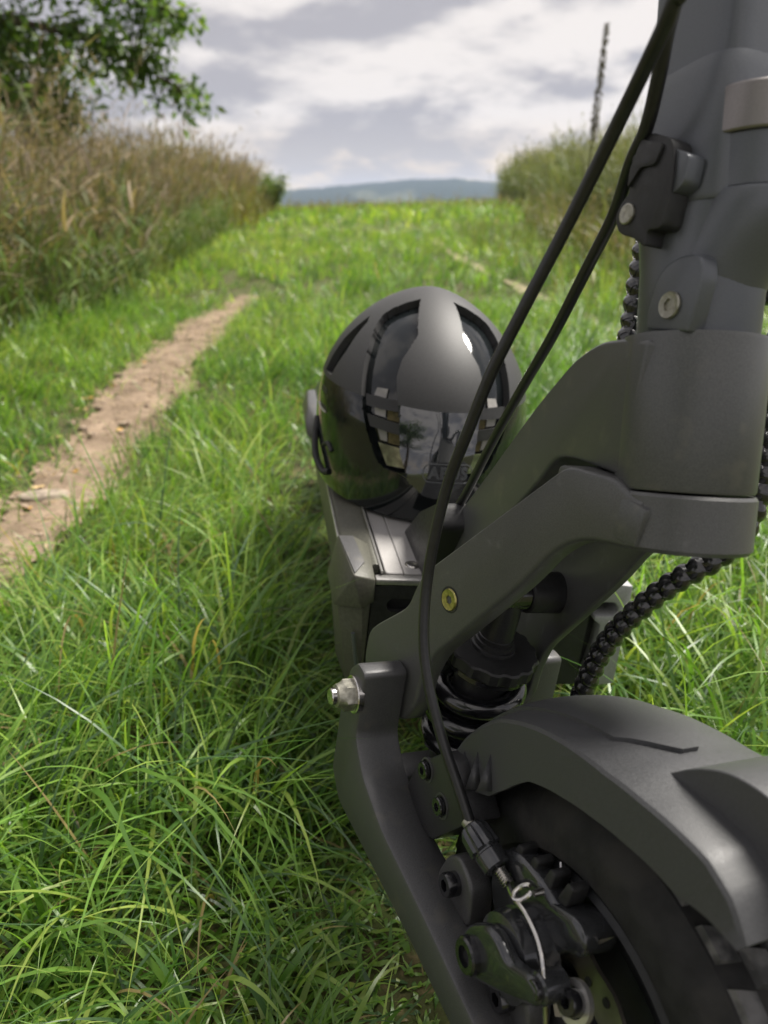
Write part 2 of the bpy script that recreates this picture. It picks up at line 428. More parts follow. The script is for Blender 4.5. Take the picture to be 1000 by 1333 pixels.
def blade_arrays(x, y, z, h, w, az, tilt, bend, nseg, twist=.0, taper=1.7, wmin=.0, droop=0.0):
    """arched tapering strips; every argument is an array over blades"""
    n = len(x); s = np.linspace(0, 1, nseg + 1)[None, :]
    phi = tilt[:, None] + bend[:, None] * s ** 1.25
    phi = np.minimum(phi, 2.25)
    ds = (h / nseg)[:, None]
    dr = np.sin(phi) * ds; dz = np.cos(phi) * ds
    r = np.concatenate([np.zeros((n, 1)), np.cumsum(dr[:, :-1], 1)], 1)
    zz = np.concatenate([np.zeros((n, 1)), np.cumsum(dz[:, :-1], 1)], 1)
    zz = np.where(zz < .004, np.maximum(zz, .0) + .004, zz)
    side = rng.normal(0, .12, n)[:, None] * s ** 2 * h[:, None]
    cx, sx = np.cos(az)[:, None], np.sin(az)[:, None]
    X = x[:, None] + r * cx - side * sx; Y = y[:, None] + r * sx + side * cx; Z = z[:, None] + zz
    tw = az[:, None] + PI / 2 + twist[:, None] * s if not np.isscalar(twist) else az[:, None] + PI / 2 + 0 * s
    wd_ = w[:, None] * (1 - s ** taper) * .5 + wmin
    base = np.minimum(1, .45 + s * 3); wd_ = wd_ * base
    ox, oy = np.cos(tw) * wd_, np.sin(tw) * wd_
    oz = wd_ * .35 * np.sin(tw * 3)
    V = np.stack([np.stack([X - ox, Y - oy, Z - oz], -1), np.stack([X + ox, Y + oy, Z + oz], -1)], 2)  # n, s, 2, 3
    idx = np.arange(n)[:, None] * (nseg + 1) * 2 + np.arange(nseg)[None, :] * 2
    F = np.stack([idx, idx + 1, idx + 3, idx + 2], -1).reshape(-1, 4)
    return V.reshape(-1, 3), F, (nseg + 1) * 2
class Strips:
    def __init__(s): s.V = []; s.F = []; s.C = []; s.n = 0
    def add(s, V, F, per, col):
        s.V.append(V); s.F.append(F + s.n); s.n += len(V); s.C.append(np.repeat(col, per, 0))
    def link(s, name, m):
        V = np.concatenate(s.V); F = np.concatenate(s.F); Cc = np.concatenate(s.C)
        me = bpy.data.meshes.new(name)
        me.vertices.add(len(V)); me.vertices.foreach_set('co', V.astype(np.float32).ravel())
        me.loops.add(F.size); me.loops.foreach_set('vertex_index', F.astype(np.int32).ravel())
        me.polygons.add(len(F)); me.polygons.foreach_set('loop_start', np.arange(0, F.size, 4, dtype=np.int32))
        me.polygons.foreach_set('use_smooth', np.ones(len(F), bool))
        me.update(calc_edges=True)
        a = me.color_attributes.new('col', 'FLOAT_COLOR', 'POINT')
        a.data.foreach_set('color', np.concatenate([Cc, np.ones((len(Cc), 1))], 1).astype(np.float32).ravel())
        me.materials.append(m)
        o = bpy.data.objects.new(name, me); COL.objects.link(o); return o
# scooter placement is needed here so that no blade grows through the deck
PSI, PHI = .138, .097
ROOT = Matrix.Translation((.0693, .58, 0)) @ Matrix.Rotation(PSI, 4, 'Z') @ Matrix.Rotation(PHI, 4, 'Y')
def under_scooter(x, y):
    dx, dy = x - .0693, y - .58
    lx = dx * math.cos(PSI) + dy * math.sin(PSI); ly = -dx * math.sin(PSI) + dy * math.cos(PSI)
    deck = sstep(.19, .10, np.abs(lx)) * sstep(-.24, -.10, ly) * sstep(1.15, .95, ly)
    wheel = sstep(.13, .07, np.abs(lx + .01)) * sstep(-.56, -.46, ly) * sstep(-.05, -.16, ly)
    arm = sstep(.17, .10, np.abs(lx)) * sstep(-.42, -.36, ly) * sstep(0, -.1, ly)
    return np.maximum(np.maximum(deck, wheel), arm * .45)
def wedge(n, y0, y1, k=.62, pad=.5, power=1.0):
    y = y0 + (y1 - y0) * rng.random(n) ** power
    hw = k * y + pad
    x = (rng.random(n) * 2 - 1) * hw
    return x, y
def leftedge(y): return np.interp(y, [0, 3, 5.4, 9.4, 21, 30], [-1.45, -1.5, -1.7, -2.2, -3.4, -4.6])
def rightedge(y): return np.interp(y, [0, 7.5, 15, 21, 30], [2.3, 2.4, 3.3, 3.8, 4.4])
def grass_cols(n, x, y):
    k = rng.random(n)
    a = HZ([.065, .155, .026]); b = HZ([.155, .285, .045]); c = HZ([.30, .38, .085])
    t = np.clip(rng.normal(.45, .27, n) + .22 * fbm(x, y, 1.3, 6.0), 0, 1)[:, None]
    col = np.where(t < .5, a + (b - a) * t * 2, b + (c - b) * (t - .5) * 2)
    dry = (k < .028)[:, None]
    col = np.where(dry, HZ([.27, .21, .09]) * (.7 + .6 * rng.random((n, 1))), col)
    blue = ((k > .88) & (k < 1))[:, None]
    col = np.where(blue, HZ([.06, .12, .045]), col)
    far = sstep(2.5, 8, y)[:, None]
    col = col * (1 + far * HZ([.22, .12, 0]))          # drier, yellower sward further out
    return col * (.8 + .4 * rng.random((n, 1)))
G = Strips()
def lay(n, y0, y1, hm, hs, wm, nseg, k=.62, pad=.35, power=1.0, clump=None, flop=1.0, minp=.35):
    if clump:
        m = n // clump; cx, cy = wedge(m, y0, y1, k, pad, power)
        ca = rng.normal(-.25, 1.5, m) ; ch = np.clip(rng.normal(1, .22, m), .5, 1.6); ct = np.abs(rng.normal(.35, .25, m))
        ci = np.repeat(np.arange(m), clump); n = len(ci)
        x = cx[ci] + rng.normal(0, .034, n); y = cy[ci] + rng.normal(0, .034, n)
        az = ca[ci] + rng.normal(0, .5, n); hh = ch[ci]; tl = ct[ci] + np.abs(rng.normal(0, .22, n))
    else:
        x, y = wedge(n, y0, y1, k, pad, power); az = rng.random(n) * 2 * PI; hh = np.ones(n); tl = np.abs(rng.normal(.3, .3, n))
    pm = pathmask(x, y); tm = trackmask(x, y)
    ok = (rng.random(n) > pm * 1.04) & (rng.random(n) > tm * 1.1) & (x > leftedge(y) - .8) & (x < rightedge(y) + .8)
    x, y, az, hh, tl, pm = (q[ok] for q in (x, y, az, hh, tl, pm)); n = len(x)
    l = np.interp(y, PATH_Y, PATH_L); r_ = np.interp(y, PATH_Y, PATH_R)
    near = np.where(y < 5.5, np.clip(np.maximum(x - r_, l - x) / .28, 0, 1), 1)     # short beside the path
    h = np.clip(rng.normal(hm, hs, n), hm * .3, hm * 1.7) * hh * (.38 + .62 * near) * (1 - .12 * (x < l))
    us = under_scooter(x, y); h = h * (1 - us * .72)
    fr = sstep(.62, .40, np.sqrt(x * x + y * y)); h = h * (1 - .62 * fr)
    bend = np.abs(rng.normal(1.05, .5, n)) * flop
    tilt = np.minimum(tl + us * .5, 1.2)
    w = np.clip(rng.normal(wm, wm * .3, n), wm * .4, wm * 2)
    V, F, per = blade_arrays(x, y, ghz(x, y) - .004, h, w, az, tilt, bend, nseg, rng.normal(0, .9, n))
    G.add(V, F, per, grass_cols(n, x, y))
lay(23000, .12, 1.5, .175, .045, .0037, 8, .62, .3, 1.0, 24, flop=1.35)
lay(11000, .12, 1.5, .10, .03, .0029, 5, .62, .3)
lay(900, .3, 1.7, .25, .05, .0046, 10, .62, .3, flop=1.6)
lay(46000, 1.5, 4.2, .125, .04, .0042, 5, .60, .4, .8, 22)
lay(26000, 1.5, 4.2, .075, .025, .004, 3, .60, .4, .8)
lay(52000, 4.2, 12, .14, .045, .008, 3, .52, .6, .75, 14)
lay(40000, 12, 34, .22, .07, .022, 3, .34, 1.5, .7, 8)
def litter(n):                              # straw ends and crumbs lying on the trodden earth
    y = rng.uniform(.3, 4.4, n); l = np.interp(y, PATH_Y, PATH_L); r_ = np.interp(y, PATH_Y, PATH_R)
    x = l + (r_ - l) * rng.random(n) * 1.15 - .02
    L = rng.uniform(.008, .035, n)
    V, F, per = blade_arrays(x, y, ghz(x, y) + .012, L, rng.uniform(.002, .007, n), rng.random(n) * 6.28, rng.uniform(1.2, 1.6, n), rng.normal(.1, .2, n), 2, rng.normal(0, 1, n))
    S = Strips(); S.add(V, F, per, HZ([[.34, .25, .13], [.2, .14, .09], [.42, .33, .22], [.13, .15, .05]])[rng.integers(0, 4, n)])
    tag(S.link('path_litter', MW), 'dry straw bits scattered on the dirt path', None, None, 'stuff')
litter(1500)
def verge(n):                               # short blades that lean in over the edges of the path
    y = rng.uniform(.3, 4.6, n); left = rng.random(n) < .5
    x = np.where(left, np.interp(y, PATH_Y, PATH_L), np.interp(y, PATH_Y, PATH_R)) + rng.normal(0, .045, n) + np.where(left, -.02, .02)
    keep = (fbm(x, y, 6, 3.3) + rng.normal(0, .5, n)) > -.2; x, y, left = x[keep], y[keep], left[keep]; n = len(x)
    h = np.clip(rng.normal(.06, .03, n), .015, .14)
    V, F, per = blade_arrays(x, y, ghz(x, y) - .003, h, rng.uniform(.002, .0045, n), rng.random(n) * 6.28, np.abs(rng.normal(.5, .3, n)), np.abs(rng.normal(1.0, .5, n)), 4, rng.normal(0, .9, n))
    G.add(V, F, per, grass_cols(n, x, y))
verge(8000)
pb = MB()
for k in range(420):                        # small stones and clods trodden into the path
    y = random.uniform(.4, 4.3); l_, r2 = float(np.interp(y, PATH_Y, PATH_L)), float(np.interp(y, PATH_Y, PATH_R)); x = l_ + (r2 - l_) * random.random()
    q = random.choice((.003, .004, .005, .007, .011)) * random.uniform(.7, 1.3); z = float(ghz(HZ([x]), HZ([y]))[0]) + .012
    a = random.random() * 6.28; n = 6
    ringp = lambda rr, zz: [(x + rr * q * random.uniform(.8, 1.2) * math.cos(a + 2 * PI * i / n) * 1.3, y + rr * q * random.uniform(.8, 1.2) * math.sin(a + 2 * PI * i / n), z + zz * q) for i in range(n)]
    v = ringp(1, -.3) + ringp(.75, .45) + [(x, y, z + q * .6)]
    pb.add((v, [(i, (i + 1) % n, n + (i + 1) % n, n + i) for i in range(n)] + [(n + i, n + (i + 1) % n, 2 * n) for i in range(n)]))
tag(pb.link('path_pebbles', mat('earth_clod', (.26, .20, .15), .9, 0, .2, 120, .4)), 'small stones and clods of earth on the dirt path', None, None, 'stuff')
tag(G.link('meadow_grass', MG), 'long green meadow grass around the scooter and the path', None, None, 'stuff')

# ------------------------------------------------------------------ dry weeds on the left bank, tall grass on the right
def stand(S, x, y, hmean, hsd, wid, nseg, cols, bend, leaf=2, head=0, headlen=.14, headcol=None, headw=.012):
    n = len(x); z = ghz(x, y) - .01
    h = np.clip(rng.normal(hmean, hsd, n) * (1 + .16 * fbm(x, y, 1.6, 2.7) + .08 * fbm(x, y, 4.3, 7.7)), .2, None); az = rng.random(n) * 2 * PI; tilt = np.abs(rng.normal(.08, .1, n)); bd = np.abs(rng.normal(bend, bend * .5, n))
    col = cols[rng.integers(0, len(cols), n)] * (.7 + .6 * rng.random((n, 1)))
    V, F, per = blade_arrays(x, y, z, h, np.full(n, wid), az, tilt, bd, nseg, rng.normal(0, 1, n), 3.0, wid * .12)
    S.add(V, F, per, col)
    mid = V.reshape(n, per // 2, 2, 3).mean(2)
    for k in range(leaf):
        j = rng.integers(0, max(1, nseg - 1), n); b = mid[np.arange(n), j]
        hl = h * rng.uniform(.25, .5, n)
        V2, F2, p2 = blade_arrays(b[:, 0], b[:, 1], b[:, 2], hl, np.full(n, wid * 1.9), rng.random(n) * 6.28, rng.uniform(.3, .9, n), rng.uniform(.6, 1.8, n), 4, rng.normal(0, 1, n))
        S.add(V2, F2, p2, col * (.8 + .4 * rng.random((n, 1))))
    tip = mid[:, -1]; pre = mid[:, -2]; d = tip - pre
    taz = np.arctan2(d[:, 1], d[:, 0]); tti = np.arctan2(np.hypot(d[:, 0], d[:, 1]), d[:, 2])
    for k in range(head):
        f = rng.random(n)[:, None]; b = tip - d * f * 1.3
        hl = headlen * rng.uniform(.4, 1.1, n)
        hc = (headcol if headcol is not None else HZ([.25, .195, .14])) * (.6 + .7 * rng.random((n, 1)))
        V2, F2, p2 = blade_arrays(b[:, 0], b[:, 1], b[:, 2], hl, np.full(n, headw), taz + rng.normal(0, .9, n), np.clip(tti + rng.normal(0, .35, n), 0, 2), rng.uniform(.2, 1.0, n), 3, rng.normal(0, 2, n), 2.2)
        S.add(V2, F2, p2, hc)
W = Strips()
straw = HZ([[.26, .20, .125], [.34, .275, .185], [.15, .115, .07], [.10, .12, .045], [.14, .16, .07], [.08, .10, .04], [.18, .15, .10]])
mixg = HZ([[.09, .15, .04], [.13, .19, .05], [.16, .18, .07]])
def bankpts(n, y0, y1, depth, side, off=0.0):
    y = y0 + (y1 - y0) * rng.random(n) ** .8
    d = rng.random(n) ** 1.4 * depth
    e = leftedge(y) if side < 0 else rightedge(y)
    return e + side * (d + off) + rng.normal(0, .06, n), y
x, y = bankpts(1500, 1.4, 4.5, 1.6, -1, .08); stand(W, x, y, .60, .19, .0055, 6, straw, .85, 3, 3, .11)
x, y = bankpts(1900, 4.5, 11, 2.2, -1, .05); stand(W, x, y, .78, .22, .008, 6, straw, .7, 3, 4, .13)
x, y = bankpts(3000, 11, 28, 3.0, -1); stand(W, x, y, 1.05, .2, .016, 4, HZ([[.20, .17, .09], [.15, .17, .06], [.24, .20, .11]]), .55, 2, 3, .2, None, .024)
x, y = bankpts(520, 1.8, 11, 1.8, -1, .1); stand(W, x, y, 1.06, .18, .004, 6, straw, .9, 1, 9, .10, None, .007)
x, y = bankpts(700, 1.4, 7, .8, -1, .0); stand(W, x, y, .62, .14, .011, 6, straw, 1.9, 2, 0)
x, y = bankpts(2600, 1.6, 12, .8, -1, -.15); stand(W, x, y, .40, .13, .008, 5, mixg, 1.0, 3, 0)
x, y = bankpts(1200, 12, 30, 1.4, -1, -.5); stand(W, x, y, .55, .15, .018, 4, HZ([[.17, .15, .045], [.13, .15, .04]]), .7, 2, 1)
tag(W.link('dry_weeds', MW), 'tall straw coloured dead weeds and grasses on the left bank', None, None, 'stuff')
W = Strips()
cer = HZ([[.15, .18, .075], [.19, .20, .10], [.12, .16, .06]])
x, y = bankpts(3800, 6.2, 13, 2.6, 1, 0); stand(W, x, y, 1.12, .13, .010, 5, cer, .22, 2, 2, .10, HZ([.22, .22, .12]), .016)
x, y = bankpts(4200, 13, 32, 3.6, 1, 0); stand(W, x, y, 1.25, .15, .018, 4, cer, .2, 2, 2, .14, HZ([.22, .22, .12]), .03)
x, y = bankpts(1800, 3.2, 14, .9, 1, -.75); stand(W, x, y, .42, .14, .010, 4, HZ([[.13, .17, .05], [.2, .19, .09]]), .5, 2, 1, .08)
n = 1300; x = rng.uniform(.95, 2.6, n); y = rng.uniform(3.4, 12, n); stand(W, x, y, .22, .07, .008, 4, HZ([[.15, .20, .06], [.12, .19, .05], [.20, .21, .09]]), .6, 1, 1, .05, HZ([.22, .23, .10]), .008)
tag(W.link('tall_field_grass', MW), 'tall grey green field grass standing on the right bank', None, None, 'stuff')
W = Strips()
n = 900; x = rng.uniform(-4, 4.2, n); y = rng.uniform(20, 29, n); stand(W, x, y, .27, .10, .012, 3, HZ([[.2, .19, .06], [.26, .2, .1], [.16, .18, .05]]), .4, 1, 2, .09, HZ([.3, .22, .13]), .02)
tag(W.link('crest_seed_grass', MW), 'yellowish seeding grass along the crest of the field', None, None, 'stuff')

# ------------------------------------------------------------------ tree at the left
def leafcloud(pts, size, cols, aspect=.42, droop=.6):
    n = len(pts); az = rng.random(n) * 2 * PI; pit = rng.normal(-droop * .6, .5, n); rol = rng.normal(0, .6, n)
    L = size * rng.uniform(.7, 1.3, n); Wd = L * aspect
    d = np.stack([np.cos(az) * np.cos(pit), np.sin(az) * np.cos(pit), np.sin(pit)], -1)
    sd_ = np.stack([-np.sin(az), np.cos(az), np.zeros(n)], -1); up = np.cross(d, sd_)
    sv = sd_ * np.cos(rol)[:, None] + up * np.sin(rol)[:, None]
    p = pts
    V = np.stack([p, p + d * (L * .45)[:, None] + sv * (Wd * .5)[:, None] - up * (L * .06)[:, None], p + d * L[:, None] - up * (L * .15)[:, None], p + d * (L * .45)[:, None] - sv * (Wd * .5)[:, None] - up * (L * .06)[:, None]], 1).reshape(-1, 3)
    F = np.arange(n * 4).reshape(-1, 4)
    c = cols[rng.integers(0, len(cols), n)] * (.7 + .6 * rng.random((n, 1)))
    return V, F, 4, c
tree = empty('leafy_tree', 'leafy green tree with drooping boughs hanging over the left weeds', 'tree', None, Matrix.Translation((-4.7, 7.4, .1)))
TB = Vector((-4.7, 7.4, .1))
tmb = MB()
trunk = spline([(0, 0, -.1), (.05, .02, .8), (.0, -.05, 1.7), (.1, 0, 2.8), (.05, .1, 4.2), (.2, .1, 5.6)], 6)
tmb.add(tube(trunk, lambda t: .17 * (1 - t) + .03, 14))
limbs = [
    [(0, 0, 1.0), (.7, -.1, 1.6), (1.5, 0, 1.8), (2.3, .2, 1.65), (2.95, .3, 1.30)],
    [(0, 0, 1.2), (.7, .1, 1.9), (1.5, .1, 2.2), (2.4, .2, 2.15), (3.0, .25, 1.85)],
    [(0, 0, .9), (.5, -.2, 1.2), (1.1, -.1, 1.4), (1.7, 0, 1.3), (2.0, .1, 1.1)],
    [(0, 0, 1.4), (.8, .2, 2.2), (1.6, .3, 2.55), (2.4, .3, 2.5)],
    [(0, 0, .8), (.4, .2, 1.1), (.9, .2, 1.25), (1.4, .2, 1.2)],
    [(0, -.1, .9), (.6, -.3, 1.25), (1.2, -.3, 1.35), (1.9, -.2, 1.15)],
    [(0, .1, 1.1), (.6, .3, 1.6), (1.2, .4, 1.7), (1.8, .4, 1.6)],
    [(.1, 0, 2.9), (.7, -.5, 3.4), (1.5, -.8, 3.6), (2.3, -.8, 3.5)],
    [(0, 0, 2.0), (-.7, .3, 2.6), (-1.6, .4, 2.9)], [(0, 0, 2.6), (-.6, -.8, 3.2), (-1.2, -1.5, 3.4)],
    [(.1, .1, 3.6), (.3, .8, 4.3), (.5, 1.5, 4.8)], [(.1, .1, 4.0), (-.6, 0, 4.7), (-1.2, -.2, 5.1)], [(.1, 0, 3.4), (.9, .1, 4.1), (1.7, .1, 4.5)],
    [(0, 0, 1.5), (.6, -.1, 2.3), (1.3, -.1, 2.7), (1.9, .1, 2.8)],
]
lp = []
for li, L in enumerate(limbs):
    sl = spline(L, 7); tmb.add(tube(sl, lambda t: .055 * (1 - t) + .008, 8))
    for i, p in enumerate(sl):
        f = i / (len(sl) - 1)
        if f < .25: continue
        for q in range(3):
            d = Vector((random.gauss(0, 1), random.gauss(0, 1), random.gauss(-.1, .45))).normalized() * random.uniform(.18, .5)
            if (p + d * 1.2).x > 3.25: d.x = -abs(d.x)
            tw = spline([p, p + d * .5 + Vector((0, 0, .05)), p + d - Vector((0, 0, .08))], 4)
            tmb.add(tube(tw, lambda t: .007 * (1 - t) + .002, 4))
            for w in tw[2:]:
                for _ in range(4 if li not in (8, 9, 10, 11, 12) else 3): lp.append(w + Vector((random.gauss(0, .07), random.gauss(0, .07), random.gauss(-.03, .06))))
tmb.link('trunk', mat('bark', (.09, .07, .05), .9, 0, .2, 30, .4, 60, .8), tree)
S = Strips(); S.add(*leafcloud(HZ([tuple(p) for p in lp]), .095, HZ([[.075, .145, .024], [.11, .19, .032], [.055, .11, .02], [.15, .22, .04]]), .45, .7))
cr = S.link('crown', ML); cr.parent = tree
def shrub(name, label, cat, loc, h, r, n, size, cols, group=None):
    e = empty(name, label, cat, group, Matrix.Translation(loc)); mb = MB(); pts = []
    for k in range(14):
        a = random.random() * 6.28; rr = r * math.sqrt(random.random()); hh = h * random.uniform(.55, 1.0) * (1 - .4 * rr / r)
        path = spline([(0, 0, 0), (rr * .4 * math.cos(a), rr * .4 * math.sin(a), hh * .5), (rr * math.cos(a), rr * math.sin(a), hh)], 4)
        mb.add(tube(path, lambda t: .012 * (1 - t) + .004, 5))
        for w in path[3:]:
            for _ in range(n // 100): pts.append((w.x + random.gauss(0, r * .16), w.y + random.gauss(0, r * .16), max(.05, w.z + random.gauss(0, h * .06))))
    mb.link('stem', mat('twig_bark', (.08, .06, .04), .9, 0, .2, 50, .3), e)
    S = Strips(); S.add(*leafcloud(HZ(pts), size, cols)); c = S.link('foliage', ML); c.parent = e
shrub('shrub', 'small round green shrub at the far end of the left weeds', 'shrub', (-2.75, 20.5, .35), 1.15, .42, 3000, .08, HZ([[.08, .14, .03], [.12, .18, .04], [.16, .2, .05]]))
shrub('bramble_bush', 'dark leafy bush among the weeds below the tree', 'shrub', (-2.75, 4.9, .1), 1.05, .7, 3400, .07, HZ([[.03, .07, .015], [.05, .09, .02]]))
shrub('thicket_bush', 'yellow green bush in the weeds halfway along the left bank', 'shrub', (-3.2, 10.5, .2), .75, .9, 2600, .07, HZ([[.12, .12, .03], [.16, .14, .04]]))
# the tree behind the viewer that shows in the helmet's glossy vents
bt = empty('leafy_tree', 'leafy tree behind the viewer, seen only as dark reflections in the helmet vents', 'tree', None, Matrix.Translation((-3.2, -4.6, 0)))
mb = MB(); mb.add(tube(spline([(0, 0, -.1), (.1, 0, 1.2), (0, .1, 2.6), (.2, 0, 4.4)], 6), lambda t: .16 * (1 - t) + .03, 12)); lp = []
for k in range(26):
    a = random.random() * 6.28; z0 = random.uniform(1.2, 4.0); L = random.uniform(1.2, 2.4)
    sl = spline([(0, 0, z0), (L * .5 * math.cos(a), L * .5 * math.sin(a), z0 + .5), (L * math.cos(a), L * math.sin(a), z0 + random.uniform(.2, 1.2))], 6); mb.add(tube(sl, lambda t: .045 * (1 - t) + .008, 6))
    for w in sl[4:]:
        for _ in range(26): lp.append((w.x + random.gauss(0, .28), w.y + random.gauss(0, .28), w.z + random.gauss(0, .22)))
mb.link('trunk', bpy.data.materials['bark'], bt)
S = Strips(); S.add(*leafcloud(HZ(lp), .15, HZ([[.05, .10, .02], [.08, .14, .03]]), .5, .6)); c_ = S.link('crown', ML); c_.parent = bt
# tall spike of a weed standing over the right field
tw = empty('tall_weed', 'single tall seed spike rising above the right field grass', 'plant', None, Matrix.Translation((1.60, 6.6, .1)))
MSP = mat('seed_spike_brown', (.12, .11, .07), .9, 0, .2, 60, .4, 90, .5)
MB().add(tube(spline([(0, 0, 0), (.01, 0, .6), (.015, 0, 1.0), (.035, 0, 1.62)], 5), lambda t: .008 * (1 - t) + .003, 6)).link('stem', MSP, tw)
sh = MB()
for i in range(420):
    t = random.random(); z = .85 + .78 * t; a = random.random() * 6.28; rr = .030 * (1 - .5 * t) * random.uniform(.5, 1.2)
    c = Vector((.015 + .03 * t + rr * math.cos(a), rr * math.sin(a), z)); s = random.uniform(.006, .013)
    sh.add(([c + Vector((s, 0, 0)), c + Vector((-s * .5, s * .8, 0)), c + Vector((-s * .5, -s * .8, 0)), c + Vector((0, 0, s * 1.8))], [(0, 1, 3), (1, 2, 3), (2, 0, 3), (0, 2, 1)]))
sh.link('seed_head', MSP, tw)

# ------------------------------------------------------------------ electric scooter
SCO = empty('electric_scooter', 'charcoal grey electric scooter standing in the long grass with its front wheel towards the viewer', 'scooter', None, ROOT)
STEER, RAKE = R(15.1), R(16)
PIV = Vector((0, -.2525, .376)); AX = Vector((0, math.sin(RAKE), math.cos(RAKE)))
FM = Matrix.Translation(PIV) @ Matrix.Rotation(STEER, 4, AX) @ Matrix.Translation(-PIV)
FI = FM.inverted()
def on_axis(h, x=0, y=0):          # point in steering coordinates: height along the stem, across, fore-aft
    return PIV + AX * h + Vector((x, 0, 0)) + Vector((0, math.cos(RAKE), -math.sin(RAKE))) * y
# --- deck
xz = lambda pts, y0, y1: ([(x, y0, z) for x, z in pts] + [(x, y1, z) for x, z in pts],
                          [tuple(range(len(pts))), tuple(range(2 * len(pts) - 1, len(pts) - 1, -1))] + [(i, i + len(pts), (i + 1) % len(pts) + len(pts), (i + 1) % len(pts)) for i in range(len(pts))])
MB().add(xz([(-.100, .128), (.100, .128), (.104, .2), (.09, .2185), (-.09, .2185), (-.104, .2)], .0, .66)).link('deck_body', M['black'], SCO, bevel=.003)
for s in (-1, 1):
    pr = [(s * x, z) for x, z in [(.0935, .2275), (.098, .2285), (.1195, .2205), (.1225, .2155), (.1215, .172), (.112, .132), (.1015, .127), (.1015, .2)]]
    rl = MB().add(xz(pr, .012, .66)).link('deck_rail', M['olive'], SCO, bevel=.0012)
    e = MB()
    e.add(tube([(s * .1222, .05, .2172), (s * .1222, .66, .2172)], .0013, 8)); e.link('edge_trim', M['rail'], rl)
    e = MB(); e.add(tube([(s * .0945, -.004, .2285), (s * .0945, .66, .2285)], .0011, 8)); e.link('edge_trim', M['rail'], rl)
for x0, x1 in ((-.0908, -.0757), (-.0749, .0749), (.0757, .0908)):
    pl = rpoly([(x0, .0), (x1, .0), (x1, .66), (x0, .66)], [.004 if abs(x0) > .08 else 0, .004 if abs(x1) > .08 else 0, 0, 0])
    MB().add(([(x, y, .2180) for x, y in pl] + [(x, y, .2262) for x, y in pl], [tuple(range(len(pl) - 1, -1, -1)), tuple(range(len(pl), 2 * len(pl)))] + [(i, (i + 1) % len(pl), (i + 1) % len(pl) + len(pl), i + len(pl)) for i in range(len(pl))])).link('deck_panel', M['deck'], SCO, bevel=.0006, seg=1)
for sx in (-1, 1):
    mb = MB(); mb.add(capscrew((sx * .0645, .0165, .2256), (0, 0, 1), .0062, .0016, .45, .9, flat=True)); mb.add(lathe([(0, .0078), (.0009, .0075)], (sx * .0645, .0165, .2256), (0, 0, 1), 24))
    mb.link('deck_screw', M['steel'], SCO)
# front frame: light top bar, dark plate with two slots
MB().add(box((0, -.0065, .2228), (.200, .009, .0052))).link('front_frame', M['rail'], SCO, bevel=.0008)
def slotted(x0, x1, z0, z1, cx, cz, hw, hr, y0, y1):
    n = 48; inn = []; out = []
    for k in range(n):
        a = 2 * PI * k / n; c, s = math.cos(a), math.sin(a)
        inn.append((cx + (hw if c > 0 else -hw) + hr * c, cz + hr * s))
        m = max(abs(c), abs(s)); ux, uz = c / m, s / m
        out.append(((x1 + x0) / 2 + ux * (x1 - x0) / 2, (z1 + z0) / 2 + uz * (z1 - z0) / 2))
    v = [(x, y, z) for y in (y0, y1) for L in (out, inn) for x, z in L]; f = []
    for k in range(n):
        j = (k + 1) % n
        f += [(k, j, n + j, n + k), (2 * n + k, 3 * n + k, 3 * n + j, 2 * n + j), (n + k, n + j, 3 * n + j, 3 * n + k), (k, 2 * n + k, 2 * n + j, j)]
    return v, f
fp = MB(); fp.add(slotted(-.102, -.030, .122, .2195, -.066, .2015, .017, .0062, -.0105, -.0045)); fp.add(box((.031, -.0065, .172), (.120, .004, .097)))
fp.link('front_plate', M['black'], SCO)
# corner pieces
def hull(name, pts, m, parent, bevel=.002):
    bm = bmesh.new()
    for p in pts: bm.verts.new(p)
    r = bmesh.ops.convex_hull(bm, input=bm.verts)
    bmesh.ops.delete(bm, geom=[g for g in r['geom_interior'] if isinstance(g, bmesh.types.BMVert)], context='VERTS')
    bmesh.ops.dissolve_limit(bm, angle_limit=R(4), verts=bm.verts, edges=bm.edges)
    bm.verts.index_update()
    v = [x.co[:] for x in bm.verts]; f = [[q.index for q in F.verts] for F in bm.faces]; bm.free()
    return link(name, v, f, m, parent, bevel=bevel)
bl = hull('corner_bumper', [(-.1275, .05, .2375), (-.1135, .05, .237), (-.108, .004, .233), (-.1195, -.016, .231), (-.134, .055, .198), (-.1325, -.002, .196), (-.1115, -.02, .203),
     (-.101, -.013, .226), (-.1005, -.012, .205), (-.117, .055, .19), (-.1, .03, .205), (-.1, .05, .23)], M['olive'], SCO, .0012)
hull('bumper_facet', [(-.1270, .048, .2380), (-.1140, .048, .2380), (-.1088, .004, .2343), (-.1185, -.0135, .2324), (-.127, .048, .236), (-.114, .048, .236), (-.1088, .004, .232), (-.1185, -.0135, .230)], M['paint2'], bl, .0004)
lo = hull('lower_bumper', [(-.1315, .05, .197), (-.129, .0, .195), (-.110, -.014, .2), (-.1025, -.010, .204), (-.121, .05, .118), (-.113, .0, .112), (-.103, -.010, .112), (-.1022, .04, .2), (-.1022, .04, .115)], M['olive'], SCO, .0015)
MB().add(tube([(-.1155, -.0125, .176), (-.1085, -.0135, .135)], .0018, 6)).link('bumper_edge', M['stem'], lo)
bp_ = [(.086, .2285), (.1235, .2255), (.1265, .127), (.0945, .122), (.1010, .165), (.1010, .187), (.0945, .1915), (.0945, .1960), (.110, .1960), (.1145, .2), (.1145, .2045), (.110, .2090), (.090, .2090)]
MB().add(xz(bp_, -.0125, .012)).link('corner_bracket', M['bracket'], SCO, bevel=.0014)
